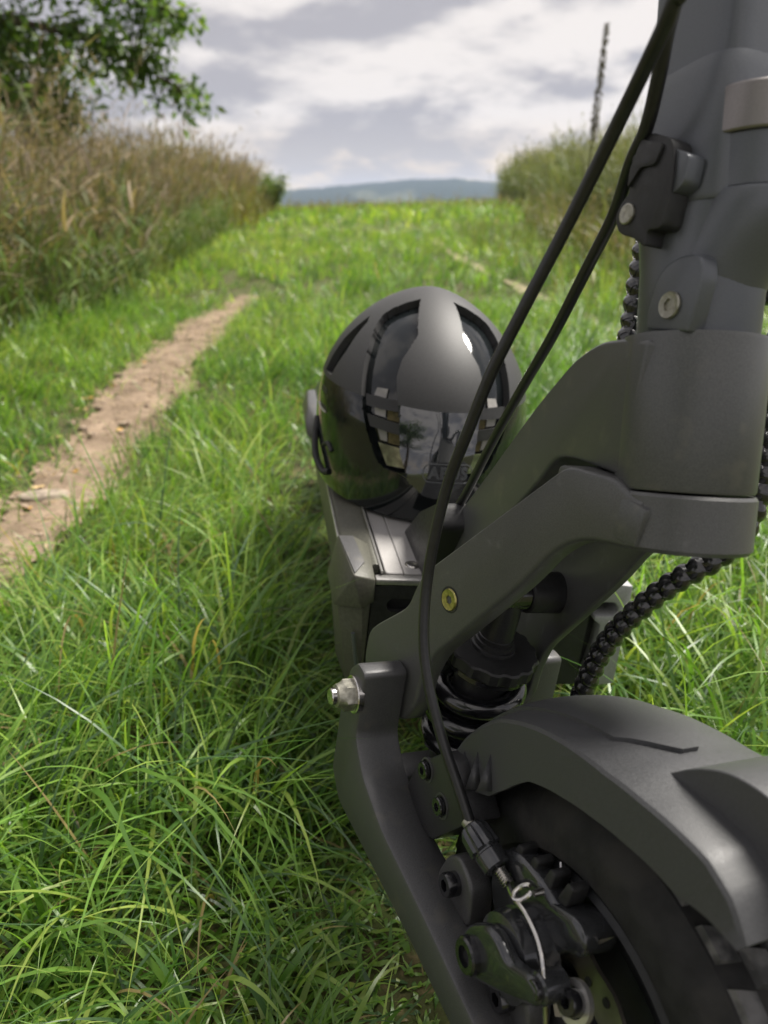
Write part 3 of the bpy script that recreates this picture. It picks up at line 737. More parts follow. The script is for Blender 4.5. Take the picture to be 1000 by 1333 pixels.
# rear end: foot guard, rear wheel and mudguard
for s in (-1, 1):
    hull('foot_guard', [(s * .122, .45, .2), (s * .1345, .46, .207), (s * .1370, .48, .222), (s * .132, .52, .236), (s * .115, .52, .238), (s * .115, .62, .238), (s * .128, .62, .236), (s * .135, .62, .21), (s * .118, .45, .230), (s * .12, .62, .2)], M['paint2'], SCO, .003)
MB().add(xz([(-.115, .2262), (.115, .2262), (.10, .262), (-.10, .262)], .53, .66)).link('kick_plate', M['paint'], SCO, bevel=.004)
rw = None
def wheel_mb(cy, cx, hw, half=False):
    prof = [(-hw + .006, .088), (-hw + .001, .093), (-hw, .103), (-hw + .002, .113), (-hw * .72, .1225), (-hw * .38, .1262), (0, .1272), (hw * .38, .1262), (hw * .72, .1225), (hw - .002, .113), (hw, .103), (hw - .001, .093), (hw - .006, .088), (hw - .012, .082), (0, .080), (-hw + .012, .082)]
    v, f = lathe([(h, r) for h, r in prof] + [prof[0]], (cx, cy, .128), (1, 0, 0), 96, False)
    return v, f
def tread_mb(cy, cx, hw):
    t = MB(); nb = 34
    for k in range(nb):
        for row, (xx, w, rr, off) in enumerate(((-hw * .52, .0105, .1244, 0), (-hw * .18, .0105, .1265, .5), (hw * .18, .0105, .1265, 0), (hw * .52, .0105, .1244, .5))):
            a = 2 * PI * (k + off) / nb; tilt = (-1 if xx < 0 else 1) * .55
            c, s = math.cos(a), math.sin(a); L = .0072
            v = []
            for hh, sc in ((-.003, 1.06), (.0038, .9)):
                for dx, dt in ((-w / 2, -L), (w / 2, -L), (w / 2, L), (-w / 2, L)):
                    dx2 = dx * sc; dt2 = dt * sc + dx * tilt * .45
                    r = rr + hh - abs(dx + (xx - (-hw * .8 if xx < 0 else hw * .8)) * 0) * (.35 if row in (0, 3) else 0)
                    v.append((cx + xx + dx2, cy + r * s + dt2 * c, .128 + r * c - dt2 * s))
            t.add((v, [(0, 3, 2, 1), (4, 5, 6, 7), (0, 1, 5, 4), (1, 2, 6, 5), (2, 3, 7, 6), (3, 0, 4, 7)]))
    return t
def rim_mb(cy, cx, hw):
    prof = [(-hw + .013, .02), (-hw + .011, .045), (-hw + .014, .066), (-hw + .008, .078), (-hw + .002, .086), (-hw + .0035, .0895), (-hw + .0075, .0895), (-hw + .012, .083),
            (hw - .012, .083), (hw - .0075, .0895), (hw - .0035, .0895), (hw - .002, .086), (hw - .008, .078), (hw - .014, .066), (hw - .011, .045), (hw - .013, .02)]
    return lathe(prof, (cx, cy, .128), (1, 0, 0), 72)
REARY = .84
wr = MB().add(wheel_mb(REARY, 0, .031)).link('wheel', M['rubber'], SCO)
MB().add(rim_mb(REARY, 0, .031)).link('rim', M['rim'], wr)
t_ = tread_mb(REARY, 0, .031).link('tread', M['tread'], wr); t_['kind'] = 'stuff'
for s in (-1, 1): MB().add(prism(rpoly([(.60, .19), (.66, .20), (.86, .145), (.87, .118), (.84, .108), (.62, .135)], .015, 3), s * .05, s * .072)).link('swing_arm', M['paint2'], SCO, bevel=.004)
mg_ = MB()
mg_.add(tube([(0, REARY + .15 * math.sin(a), .128 + .15 * math.cos(a)) for a in np.linspace(-.9, 1.1, 22)], .004, 6)); 
gv = []; gf = []
for i, a in enumerate(np.linspace(-.9, 1.1, 22)):
    for x, r in ((-.045, .138), (-.04, .15), (.04, .15), (.045, .138)): gv.append((x, REARY + r * math.sin(a), .128 + r * math.cos(a)))
for i in range(21):
    for k in range(3): gf.append((i * 4 + k, i * 4 + k + 1, i * 4 + 5 + k, i * 4 + 4 + k))
MB().add((gv, gf)).link('rear_mudguard', M['fender'], SCO)

# --- neck and head tube (fixed to the deck)
NA, NB_ = -.04514, -.056
nk = [(-.2445, .4622), (-.2231, .4592), (-.2014, .4541), (-.1884, .4480), (-.1731, .4387), (-.1382, .4075), (-.0546, .3208), (.036, .2348), (.0715, .2215), (.03, .218), (-.03, .246), (-.10, .306), (-.1582, .3652), (-.1745, .3852), (-.196, .3916), (-.2445, .3985)]
MB().add(prism(rpoly(nk, [0, .006, .02, .02, .03, .04, .05, .02, 0, 0, 0, .05, .02, .014, .02, 0], 5), lambda y, z: NA + NB_ * y, lambda y, z: -NA - NB_ * y)).link('neck', M['paint'], SCO, bevel=.0028, seg=3)
MB().add(prism(rpoly([(.090, .2255), (-.006, .2255), (-.046, .288), (-.030, .302), (.035, .268)], .006, 3), -.0605, .0605)).link('neck_boot', M['black'], SCO, bevel=.004)
MB().add(lathe([(.0192, .0290), (.0192, .0312), (.0205, .0318), (.087, .0324), (.0890, .0318), (.0892, .0275)], PIV, AX, 64)).link('head_tube', M['paint'], SCO)

# --- steering: crown, two legs, stem
fk = lambda mb, name, m, parent=SCO, **k: mb.link(name, m, parent, frame=FM, **k)
LA, LB = -.0749, -.166
legp = [(-.2572, .3922), (-.2480, .3930), (-.2391, .3962), (-.2098, .3925), (-.2007, .3824), (-.1162, .2861), (-.1096, .2595), (-.0803, .2304), (-.0725, .2206), (-.0725, .1955), (-.095, .172), (-.1292, .1831), (-.1375, .2027), (-.1373, .2202), (-.1436, .2429), (-.1718, .2818), (-.1997, .3218), (-.2114, .3428), (-.2204, .3538), (-.2322, .3620), (-.2494, .3670), (-.2572, .3680)]
legr = rpoly(legp, [0, .004, .008, .014, .02, .02, .008, .012, .01, .01, .01, .008, .006, .006, .01, .03, .03, .02, .02, .02, .01, 0], 4)
fork = MB().add(lathe([(-.0085, .0235), (-.0085, .0310), (-.0065, .0327), (.0165, .0327), (.0180, .0317), (.0180, .0250)], PIV, AX, 64))
fk(fork, 'fork_crown', M['crown'])
cb2 = MB().add(prism([(-.262, .371), (-.21, .366), (-.196, .372), (-.196, .388), (-.21, .392), (-.262, .39)], -.034, .034)); fk(cb2, 'crown_bridge', M['paint'], bevel=.002)
for s in (-1, 1):
    f0 = (lambda y, z: LA + LB * y) if s < 0 else (lambda y, z: -LA - LB * y - .008)
    f1 = (lambda y, z: LA + LB * y + .014) if s < 0 else (lambda y, z: -LA - LB * y - .016)
    lg = fk(MB().add(prism(legr, f0, f1)), 'fork_leg', M['crown'], bevel=.0026, seg=3, skip=lambda c: c.y < -.2570)
    n_ = Vector((s, -.166, 0)).normalized()
    p = Vector((-.0501 if s < 0 else .0421, -.148, .285))
    mb = MB(); mb.add(lathe([(-.001, .0084), (.0005, .0082), (.0005, .0073), (-.001, .0070)], p, n_, 28)); fk(mb, 'bolt_recess', M['black'], lg)
    fk(MB().add(capscrew(p - n_ * .001, n_, .0069, .0024, .42, .8, flat=True)), 'leg_bolt', M['brass'], lg)
fk(MB().add(lathe([(-.002, .0042), (.0004, .0042), (.0004, .0034), (-.001, .0032)], Vector((-.0316, -.2561, .3738)), (-1, 0, 0), 18)), 'drain_hole', M['black'])
# lower stem
def superell(h, hx, hy, n=40, e=4.0):
    return [on_axis(h, math.copysign(abs(math.cos(a)) ** (2 / e), math.cos(a)) * hx, math.copysign(abs(math.sin(a)) ** (2 / e), math.sin(a)) * hy) for a in np.linspace(0, 2 * PI, n, endpoint=False)]
def loft(secs):
    n = len(secs[0]); v = [p for s in secs for p in s]; f = []
    for i in range(len(secs) - 1):
        for k in range(n): f.append((i * n + k, i * n + (k + 1) % n, (i + 1) * n + (k + 1) % n, (i + 1) * n + k))
    f.append(tuple(range(n - 1, -1, -1))); f.append(tuple(range((len(secs) - 1) * n, len(secs) * n)))
    return v, f
fk(MB().add(loft([superell(.0875, .0255, .0262, 48, 2.1), superell(.0895, .0262, .0268, 48, 2.1), superell(.118, .0262, .0270, 48, 2.2), superell(.138, .0265, .0280, 48, 2.6), superell(.1435, .0262, .0280, 48, 2.8)])), 'stem_collar', M['stem'])
fk(MB().add(loft([superell(.1436, .0255, .0285, 48, 3.2), superell(.146, .0262, .029, 48, 3.4), superell(.196, .0255, .0285, 48, 3.6), superell(.2035, .0235, .0275, 48, 3.6)])), 'folding_joint', M['stem'])
fk(MB().add(loft([superell(.2036, .0205, .0265, 48, 5.5), superell(.26, .0208, .0268, 48, 5.5), superell(.40, .0208, .0268, 48, 5.5), superell(.655, .0195, .025, 48, 5.0)])), 'stem', M['stem'])
fk(MB().add(prism(rpoly([(-.2236, .4628), (-.2215, .4688), (-.2221, .4868), (-.2306, .4955), (-.2440, .4975), (-.2480, .490), (-.2492, .4660)], [.002, .004, .012, .014, .006, .006, 0], 5), -.0274, -.018)), 'collar_boss', M['stem'], bevel=.0012, seg=3)
fk(MB().add(capscrew((-.0275, -.2352, .4751), (-1, 0, 0), .0060, .0018, .5, .8, flat=True)), 'collar_bolt', M['nickel'])
lev = [(-.2034, .5435), (-.2102, .5423), (-.2190, .5402), (-.2245, .5257), (-.2265, .5049), (-.2171, .5039), (-.2194, .4961), (-.2117, .4997), (-.1987, .5011), (-.1936, .5078), (-.1958, .5146), (-.1992, .5180), (-.1966, .5279), (-.1947, .5350), (-.1974, .5397)]
lv = fk(MB().add(prism(rpoly(lev, [.004, .003, .004, .004, .004, .003, .004, .006, .007, .006, .005, .004, .005, .004, .003], 3), -.0362, -.020)), 'folding_latch', M['black'], bevel=.0025, seg=3)
fk(MB().add(lathe([(0, .0046), (.0010, .0046), (.0014, .0040), (.0012, .0001)], (-.0362, -.2022, .5096), (-1, 0, 0), 24)), 'latch_pin', M['nickel'], lv)
fk(MB().add(prism(rpoly([(-.2000, .5405), (-.2150, .5385), (-.2130, .5300), (-.2040, .5290), (-.1990, .5200), (-.1975, .5280)], .002, 3), -.0378, -.0355)), 'latch_lever', M['black'], lv, bevel=.0010)
fk(MB().add(prism(rpoly([(-.2175, .5375), (-.2290, .5345), (-.2300, .5235), (-.2250, .5190), (-.2185, .5260)], .002, 3), -.0345, -.0255)), 'latch_tab', M['stem'], lv, bevel=.0014)
# clamp at the front of the folding joint
def axbox(h0, h1, x0, x1, y0, y1):
    v = [on_axis(h, x, y) for x in (x0, x1) for y in (y0, y1) for h in (h0, h1)]
    return v, [(0, 1, 3, 2), (4, 6, 7, 5), (0, 4, 5, 1), (2, 3, 7, 6), (0, 2, 6, 4), (1, 5, 7, 3)]
CC = on_axis(0, .0075, -.0170)
cl_ = fk(MB().add(lathe([(.1690, .0270), (.1692, .0286), (.1700, .0292), (.1874, .0292), (.1884, .0286), (.1886, .0200)], CC, AX, 64)), 'clamp_band', M['bronze'])
fk(MB().add(lathe([(.1476, .0255), (.1480, .0268), (.1688, .0272), (.1690, .0255)], CC, AX, 64)), 'clamp_block', M['stem'], cl_)
def disc_at(h, x, y, r, n=48): return [on_axis(h, x + r * math.cos(a), y + r * math.sin(a)) for a in np.linspace(0, 2 * PI, n, endpoint=False)]
fk(MB().add(loft([disc_at(.1040, 0, 0, .0250), disc_at(.1120, .0008, -.0016, .0264), disc_at(.1210, .0026, -.0060, .0270), disc_at(.1290, .0046, -.0105, .0276), disc_at(.1370, .0064, -.0145, .0281), disc_at(.1455, .0075, -.0170, .0284), disc_at(.1470, .0075, -.0170, .0280), disc_at(.1478, .0075, -.0170, .0268)])), 'clamp_foot', M['stem'], cl_)

# handlebar above the picture
hb = on_axis(.655)
bar = fk(MB().add(tube(spline([hb + Vector((-.31, .05, .012)), hb + Vector((-.2, .02, .01)), hb + Vector((0, 0, .008)), hb + Vector((.2, .02, .01)), hb + Vector((.31, .05, .012))], 6), .0115, 14)), 'handlebar', M['black'])
for s in (-1, 1):
    fk(MB().add(tube([hb + Vector((s * .2, .02, .01)), hb + Vector((s * .315, .052, .012))], .016, 14)), 'grip', M['rubber'], bar)
    fk(MB().add(tube(spline([hb + Vector((s * .185, -.01, 0)), hb + Vector((s * .23, -.045, -.012)), hb + Vector((s * .31, -.02, -.012))], 6), .005, 8)), 'brake_lever', M['gloss'], bar)

# --- swing arms
armp = [(-.127, .2215), (-.1295, .176), (-.149, .160), (-.185, .150), (-.252, .147), (-.304, .143), (-.338, .141), (-.338, .112), (-.294, .1215), (-.240, .1215), (-.171, .1185), (-.121, .1165), (-.102, .130), (-.0985, .185), (-.104, .2125), (-.114, .2225)]
armr = rpoly(armp, [.004, .006, .008, .008, .01, .01, .012, .012, .01, .01, .008, .005, .005, .006, .004, .004], 4)
for s in (-1, 1):
    x0, x1 = (-.0870, -.0560) if s < 0 else (.040, .068)
    sa = fk(MB().add(prism(armr, x0, x1)), 'swing_arm', M['paint2'], bevel=.0022, seg=2)
    if s > 0: continue
    nx = x0
    p = Vector((nx, -.1175, .2005)); a = Vector((s, 0, 0))
    fk(MB().add(lathe([(-.002, .0125), (.0016, .0125), (.0022, .0118)], p, a, 32)), 'washer', M['steel'], sa)
    hx = lambda i, q: (math.cos(PI / 6) / math.cos((q % (PI / 3)) - PI / 6)) if i in (1, 2) else 1
    fk(MB().add(lathe([(.0021, .0090), (.0022, .0104), (.0082, .0104), (.0092, .0088), (.0112, .0080), (.0132, .0074), (.0138, .0062)], p, a, 36, True, hx)), 'lock_nut', M['nickel'], sa)
    fk(MB().add(lathe([(.010, .0056), (.0165, .0056), (.0172, .0048)], p, a, 24)), 'pivot_bolt', M['steel'], sa)
for (y, z) in ((-.2405, .1600), (-.3005, .1500)):
    ear = fk(MB().add(prism(rpoly([(y - .014, z + .010), (y + .002, z + .0165), (y + .013, z + .008), (y + .020, z - .014), (y - .02, z - .014)], .007, 4), -.0665, -.0520)), 'caliper_lug', M['paint2'], bevel=.003, seg=3)
    fk(MB().add(capscrew((-.0665, y, z), (-1, 0, 0), .0066, .0075, .52, .6)), 'caliper_bolt', M['gloss'], ear)
# axle
fk(MB().add(cyl((-.084, -.317, .128), (.069, -.317, .128), .006)), 'axle', M['steel'])
fk(MB().add(lathe([(0, .0125), (.006, .0125), (.008, .0105)], (.068, -.317, .128), (1, 0, 0), 6)), 'axle_nut', M['nickel'])
fk(MB().add(lathe([(0, .0125), (.006, .0125), (.008, .0105)], (-.0855, -.318, .128), (-1, 0, 0), 6)), 'axle_nut', M['nickel'])
fk(MB().add(cyl((-.075, -.1175, .2005), (.06, -.1175, .2005), .0055)), 'pivot_axle', M['steel'])

# --- shock absorber between the legs
sh0, sh1 = Vector((-.001, -.139, .281)), Vector((-.001, -.121, .135))
sa_ = (sh1 - sh0).normalized()
shk = fk(MB().add(lathe([(.0, .0095), (.012, .0110), (.030, .0115), (.0305, .0122), (.0335, .0120), (.034, .0132), (.037, .0135), (.0375, .0150), (.0400, .0155), (.046, .0165), (.060, .0185), (.150, .0185), (.151, .010)], sh0, sa_, 36)), 'shock_absorber', M['black2'])
fk(MB().add(cyl(sh0 + Vector((-.014, 0, .001)), sh0 + Vector((.014, 0, .001)), .0105, n=28, ch=.001)), 'shock_eye', M['gloss'], shk)
fk(MB().add(cyl((.010, -.139, .282), (.040, -.139, .282), .0125, .0140, n=32, ch=.001)), 'mount_boss', M['black'], shk)
fk(MB().add(cyl((-.045, -.139, .282), (.045, -.139, .282), .0055)), 'mount_bolt', M['steel'], shk)
fk(MB().add(lathe([(.0395, .0205), (.0400, .0300), (.0412, .0312), (.0485, .0312), (.0500, .0296), (.0505, .0200)], sh0, sa_, 72, True, lambda i, a: 1 + (.030 * (1 if math.cos(14 * a) > .1 else -.7) if i in (1, 2, 3) else 0))), 'preload_ring', M['black'], shk)
fk(MB().add(lathe([(.0505, .0215), (.0510, .0285), (.0540, .0290), (.0545, .0215)], sh0, sa_, 48)), 'spring_seat', M['gloss'], shk)
_, u_, w_ = basis(sa_)
hel = [sh0 + sa_ * (.0600 + .0198 * t) + (u_ * math.cos(2 * PI * t + 2.2) + w_ * math.sin(2 * PI * t + 2.2)) * .0255 for t in np.linspace(0, 3.7, 150)]
fk(MB().add(tube(hel, .0068, 14)), 'coil_spring', M['gloss'], shk)
fk(MB().add(box((0, -.118, .128), (.118, .026, .020))), 'arm_bridge', M['paint2'], bevel=.004)

# --- front wheel
WY, XW = -.317, -.013
wf = fk(MB().add(wheel_mb(WY, XW, .0315)), 'wheel', M['rubber'])
fk(MB().add(rim_mb(WY, XW, .0315)), 'rim', M['rim'], wf)
t_ = fk(tread_mb(WY, XW, .0315), 'tread', M['tread'], wf); t_['kind'] = 'stuff'
def ring(x0, x1, r0f, r1f, n=96):
    v = []; f = []
    for k in range(n):
        a = 2 * PI * k / n
        for x, rf in ((x0, r0f), (x0, r1f), (x1, r1f), (x1, r0f)):
            r = rf(a); v.append((x, WY + r * math.sin(a), .128 + r * math.cos(a)))
    for k in range(n):
        j = (k + 1) % n
        for q in range(4): f.append((k * 4 + q, k * 4 + (q + 1) % 4, j * 4 + (q + 1) % 4, j * 4 + q))
    return v, f
dk = MB().add(ring(-.0500, -.0480, lambda a: .0545 + .002 * math.cos(9 * a), lambda a: .0712 + .0009 * math.cos(18 * a)))
for k in range(6):
    a = k * PI / 3 + .25
    c0 = Vector((-.049, WY + .026 * math.sin(a - .3), .128 + .026 * math.cos(a - .3))); c1 = Vector((-.049, WY + .057 * math.sin(a + .12), .128 + .057 * math.cos(a + .12)))
    dk.add(tube([c0, c1], .0032, 6))
dk.add(lathe([(-.001, .022), (.001, .022)], (-.049, WY, .128), (1, 0, 0), 36))
dsk = fk(dk, 'brake_disc', M['disc'], wf)
hol = MB()
for k in range(36):
    a = 2 * PI * k / 36; r = .0605 if k % 2 else .0655
    hol.add(lathe([(0, .0022), (.0003, .0022)], (-.0503, WY + r * math.sin(a), .128 + r * math.cos(a)), (-1, 0, 0), 10))
fk(hol, 'disc_holes', M['black'], dsk)
fk(MB().add(lathe([(0, .034), (.012, .032), (.016, .024)], (-.034, WY, .128), (-1, 0, 0), 40)), 'hub', M['black'], wf)

# --- front mudguard
RT = [(-68, .136, .126), (-60, .143, .128), (-50, .150, .122), (-42, .154, .118), (-34, .157, .122), (-24, .1575, .1305), (-12, .158, .1335), (-4, .159, .1365), (4, .163, .141), (11, .168, .146), (15, .171, .1485), (20, .1705, .157), (24.5, .1655, .1625)]
thr = HZ([r[0] for r in RT])
def fprof(th):
    rr = float(np.interp(th, thr, [r[1] for r in RT])); rs = float(np.interp(th, thr, [r[2] for r in RT])); e = .0
    H = .0425
    o = [(-H - .0022, rs), (-H - .0010, rr - .0016), (-H + .0002, rr + .0001), (-H + .0018, rr + .0008), (-.022, rr + .0048), (0, rr + .0060), (.022, rr + .0048), (H - .0018, rr + .0008), (H - .0002, rr + .0001), (H + .0010, rr - .0016), (H + .0022, rs)]
    i = [(x * .93, r - (.0028 if k not in (0, 10) else 0)) for k, (x, r) in enumerate(o)][::-1]
    return o + i
def polar(x, r, th):
    a = R(th); return (XW + x, WY - r * math.sin(a), .128 + r * math.cos(a))
ths = np.linspace(-68, 24.5, 80); fv = []; ff = []
for th in ths: fv += [polar(x, r, th) for x, r in fprof(th)]
npf = 22
for i in range(len(ths) - 1):
    for k in range(npf): ff.append((i * npf + k, i * npf + (k + 1) % npf, (i + 1) * npf + (k + 1) % npf, (i + 1) * npf + k))
ff.append(tuple(range(npf))); ff.append(tuple(range(len(ths) * npf - 1, (len(ths) - 1) * npf - 1, -1)))
fen = fk(MB().add((fv, ff)), 'front_mudguard', M['fender'], smooth=24)
def fpatch(name, cells, m, lift=.0017):          # raised plate following the mudguard top
    v = []; f = []
    for th, xa, xb in cells:
        rr = float(np.interp(th, thr, [r[1] for r in RT]))
        for k in range(9):
            x = xa + (xb - xa) * k / 8; cr_ = .0064 - .0012 * (x / .022) ** 2 if abs(x) < .022 else .0052 - .0042 * (abs(x) - .022) / .0165
            edge = lift
            v.append(polar(x, rr + cr_ + edge, th))
    for i in range(len(cells) - 1):
        for k in range(8): f.append((i * 9 + k, i * 9 + k + 1, (i + 1) * 9 + k + 1, (i + 1) * 9 + k))
    bnd = [k for k in range(9)] + [i * 9 + 8 for i in range(1, len(cells))] + [(len(cells) - 1) * 9 + k for k in range(7, -1, -1)] + [i * 9 for i in range(len(cells) - 2, 0, -1)]
    c0 = len(v); ctr = Vector((XW, WY, .128))
    for b in bnd:
        p = Vector(v[b]); d = (ctr - p); d.x = 0; v.append(tuple(p + d.normalized() * .0045))
    for q in range(len(bnd)): f.append((bnd[q], bnd[(q + 1) % len(bnd)], c0 + (q + 1) % len(bnd), c0 + q))
    return fk(MB().add((v, f)), name, m, fen, smooth=18)
cells = [(t, -.026 + .00012 * (t + 10), .024) for t in np.linspace(-60, -11, 24)] + [(t, -.026 + .0030 * (t + 10), .024 - .0028 * (t + 10)) for t in np.linspace(-10, -3, 5)]
fpatch('raised_panel', cells, M['fender'])
MB_r = MB()
for k, th in enumerate((-62, -57, -52, -46.5, -41)):
    rr = float(np.interp(th, thr, [r[2] for r in RT]))
    for dth in (0,):
        a0 = polar(-.0440, rr + .002, th - 1.2); a1 = polar(-.0440, rr + .002, th + 1.2); a2 = polar(-.0440, rr + .021, th + 2.4); a3 = polar(-.0530, rr + .003, th)
        MB_r.add(([a0, a1, a2, a3], [(0, 1, 2), (0, 3, 1), (1, 3, 2), (2, 3, 0)]))
fk(MB_r, 'mudguard_ribs', M['fender'], fen, smooth=0)
hp = rpoly([(-.306, .2835), (-.317, .2915), (-.3285, .3045), (-.343, .3145), (-.362, .3185), (-.392, .312), (-.408, .296), (-.405, .278), (-.36, .272)], [.004, .012, .02, .02, .02, .02, .01, .005, 0], 4)
fk(MB().add(prism(hp, XW - .0225, XW + .0225)), 'mudguard_hump', M['fender'], fen, bevel=.0045, seg=4)
# stay that carries the mudguard, with two screws
face_ = [(-.1750, .1883), (-.1999, .2157), (-.2118, .2193), (-.2383, .1993), (-.2317, .1901), (-.2085, .1600)]
side_ = [(-.1520, .1460), (-.1880, .1415)]
bk = hull('mudguard_bracket', [(-.0655, y, z) for y, z in face_] + [(-.0450, y, z) for y, z in face_] + [(-.0560, y, z) for y, z in side_] + [(-.0450, y, z) for y, z in side_], M['black2'], SCO, .0018); bk.data.transform(FM)
for (y, z) in ((-.1872, .1927), (-.2098, .1858)):
    fk(MB().add(lathe([(-.002, .0075), (.0004, .0075), (.0004, .0064), (-.0010, .0062), (-.0010, .0001)], (-.0655, y, z), (-1, 0, 0), 28)), 'screw_recess', M['paint2'], bk)
    fk(MB().add(capscrew((-.0660, y, z), (-1, 0, 0), .0054, .0030, .5, .7)), 'bracket_screw', M['gloss'], bk)

# --- disc brake caliper
cal = fk(MB().add(lathe([(-.0, .0150), (.002, .0200), (.008, .0212), (.0085, .0196), (.0115, .0196), (.0120, .0212), (.0200, .0216), (.0220, .019)], (-.0745, -.2960, .1720), (1, 0, 0), 44)), 'brake_caliper', M['caliper'])
fk(MB().add(lathe([(0, .0092), (.0040, .0090), (.0050, .0080), (.0050, .0050), (.002, .0048), (.002, .0001)], (-.0815, -.2850, .1640), (-1, 0, 0), 28)), 'pivot_cap', M['gloss'], cal)
arm_ = [(-.2720, .1560), (-.2750, .1730), (-.2874, .1865), (-.2975, .1900), (-.3080, .1865), (-.3230, .1960), (-.3310, .1960), (-.3320, .1870), (-.3103, .1683), (-.2911, .1533), (-.2800, .1500)]
fk(MB().add(prism(rpoly(arm_, [.008, .01, .01, .01, .01, .008, .006, .006, .01, .01, .008], 4), -.0822, -.0735)), 'actuator_arm', M['caliper'], cal, bevel=.0042, seg=4)
body = [(-.2520, .1720), (-.2540, .1960), (-.2680, .2060), (-.2880, .2080), (-.3000, .2060), (-.3170, .2100), (-.3200, .1980), (-.3080, .1800), (-.2900, .1600), (-.2650, .1560)]
fk(MB().add(prism(rpoly(body, .009, 4), -.0560, -.0430)), 'caliper_body', M['caliper'], cal, bevel=.004, seg=3)
hullp = []
for a in np.linspace(0, 2 * PI, 16, endpoint=False):
    hullp.append((-.0545, -.2900 + .010 * math.cos(a), .1890 + .010 * math.sin(a)))
    for x_, r_ in ((-.0575, .0060), (-.0560, .0088), (-.0400, .0095), (-.0360, .0075)): hullp.append((x_, -.3165 + r_ * math.cos(a), .2045 + r_ * math.sin(a)))
hb_ = hull('piston_housing', hullp, M['caliper'], cal, .002); hb_.data.transform(FM)
for k in range(4):
    y_, z_ = -.2640 - k * .0125, .1985 + k * .0042
    fk(MB().add(prism(rpoly([(y_ + .003, z_ - .004), (y_ - .0005, z_ + .0100), (y_ - .0050, z_ + .0095), (y_ - .0042, z_ - .003)], .002, 2), -.0535, -.0430)), 'cooling_fin', M['black'], cal, bevel=.001)
fk(MB().add(cyl((-.0600, -.2905, .2035), (-.0400, -.2925, .2065), .0017)), 'pad_pin', M['steel'], cal)
fk(MB().add(tube(spline([(-.0450, -.2915, .2085), (-.0455, -.2895, .2120), (-.0440, -.2860, .2145)], 4), .0010, 8)), 'pin_clip', M['steel'], cal)
fk(MB().add(cyl((-.0790, -.3270, .1920), (-.0650, -.3270, .1920), .0068, n=24, ch=.001)), 'cable_anchor', M['caliper'], cal)
fk(MB().add(capscrew((-.0788, -.3270, .1920), (-1, 0, 0), .0044, .0028, .5, .7)), 'anchor_screw', M['gloss'], cal)
fk(MB().add(lathe([(0, .0064), (0, .0094), (.0028, .0094), (.0028, .0064)], (-.0620, -.3350, .1885), (-1, 0, .3), 32, False)), 'return_washer', mat('bright_washer', (.62, .61, .59), .28, .85, .5, 200, .1), cal)
fk(MB().add(capscrew((-.0620, -.3360, .1900), (-1, 0, .3), .0056, .0090, .5, .5)), 'adjuster_screw', M['gloss'], cal)
shl = [(-.0530, -.2960, .1580), (-.0520, -.3050, .1815), (-.0480, -.3300, .2170), (-.0510, -.3160, .1890)]
hull('pad_plate', [Vector(p) + Vector((dx, 0, 0)) for p in shl for dx in (0, .0012)], M['disc'], cal, 0).data.transform(FM)
# cables: housings come down from the handlebar, inner wire runs to the caliper
C1 = [(-.20, -.02, 1.0), (-.15, -.16, .94), (-.09, -.25, .78), (-.062, -.268, .66), (-.0593, -.2664, .5902), (-.0602, -.2642, .5815), (-.0596, -.2571, .5722), (-.0594, -.2306, .5427), (-.0666, -.2124, .5028), (-.0773, -.2034, .4653), (-.0862, -.1977, .4341), (-.0923, -.1926, .4028), (-.0974, -.187, .3734), (-.1009, -.1869, .3442), (-.103, -.1901, .3129), (-.1031, -.1993, .2839), (-.1, -.2109, .2614), (-.0931, -.2278, .238), (-.0857, -.2438, .2201), (-.0795, -.2586, .2048)]
C2 = [(-.16, -.06, 1.0), (-.11, -.17, .93), (-.06, -.225, .78), (-.044, -.23, .66), (-.0424, -.2268, .6017), (-.0423, -.2244, .58), (-.0398, -.2194, .5662), (-.0368, -.2107, .5481), (-.0359, -.1999, .5346), (-.0318, -.1822, .5121), (-.0327, -.1647, .487), (-.0346, -.1366, .4468), (-.0374, -.1073, .4092), (-.0401, -.0709, .362), (-.0422, -.0353, .3131), (-.047, -.015, .2794), (-.0511, -.0084, .2528), (-.0556, -.0136, .2238)]
MB().add(tube(spline(C1, 10), .0031, 16)).link('brake_cable', M['cable'], SCO)
MB().add(tube(spline(C2, 10), .0032, 16)).link('brake_cable', M['cable'], SCO)
AD = [Vector(p) for p in ((-.0795, -.2586, .2048), (-.0728, -.2732, .1982), (-.0676, -.284, .1952), (-.0655, -.2890, .1945))]
d_ = (AD[3] - AD[0]).normalized(); A0 = AD[0]
adj = MB().add(lathe([(.0, .0052), (.001, .0066), (.004, .0078), (.014, .0084), (.0150, .0072), (.0158, .0072), (.0165, .0078), (.0245, .0076), (.0255, .0062)], A0, d_, 40, True, lambda i, a: 1 + (.07 * (1 if math.cos(8 * a) > 0 else -1) if i in (2, 3) else 0))).link('barrel_adjuster', M['caliper'], SCO)
MB().add(lathe([(-.0035, .0038), (.0005, .0038), (.0006, .0046)], A0, d_, 24)).link('ferrule', M['nickel'], adj)
thd = [(.0255 + k * .0007, .0037 if k % 2 else .0031) for k in range(14)]
MB().add(lathe(thd, A0, d_, 24)).link('threaded_end', M['steel'], adj)
IN = [tuple(A0 + d_ * .034)] + [(-0.0682, -0.292, 0.1997), (-0.0695, -0.3034, 0.2033), (-0.0678, -0.3145, 0.2064), (-0.0666, -0.3264, 0.207), (-0.0667, -0.3354, 0.2062), (-0.0673, -0.3417, 0.2038), (-0.0685, -0.3473, 0.2014), (-0.0664, -0.3486, 0.1893), (-0.0641, -0.3502, 0.1753)]
MB().add(tube(spline(IN, 8), .00125, 10)).link('inner_wire', M['steel'], SCO)
q0 = FM @ Vector((-.0640, -.2844, .2071))
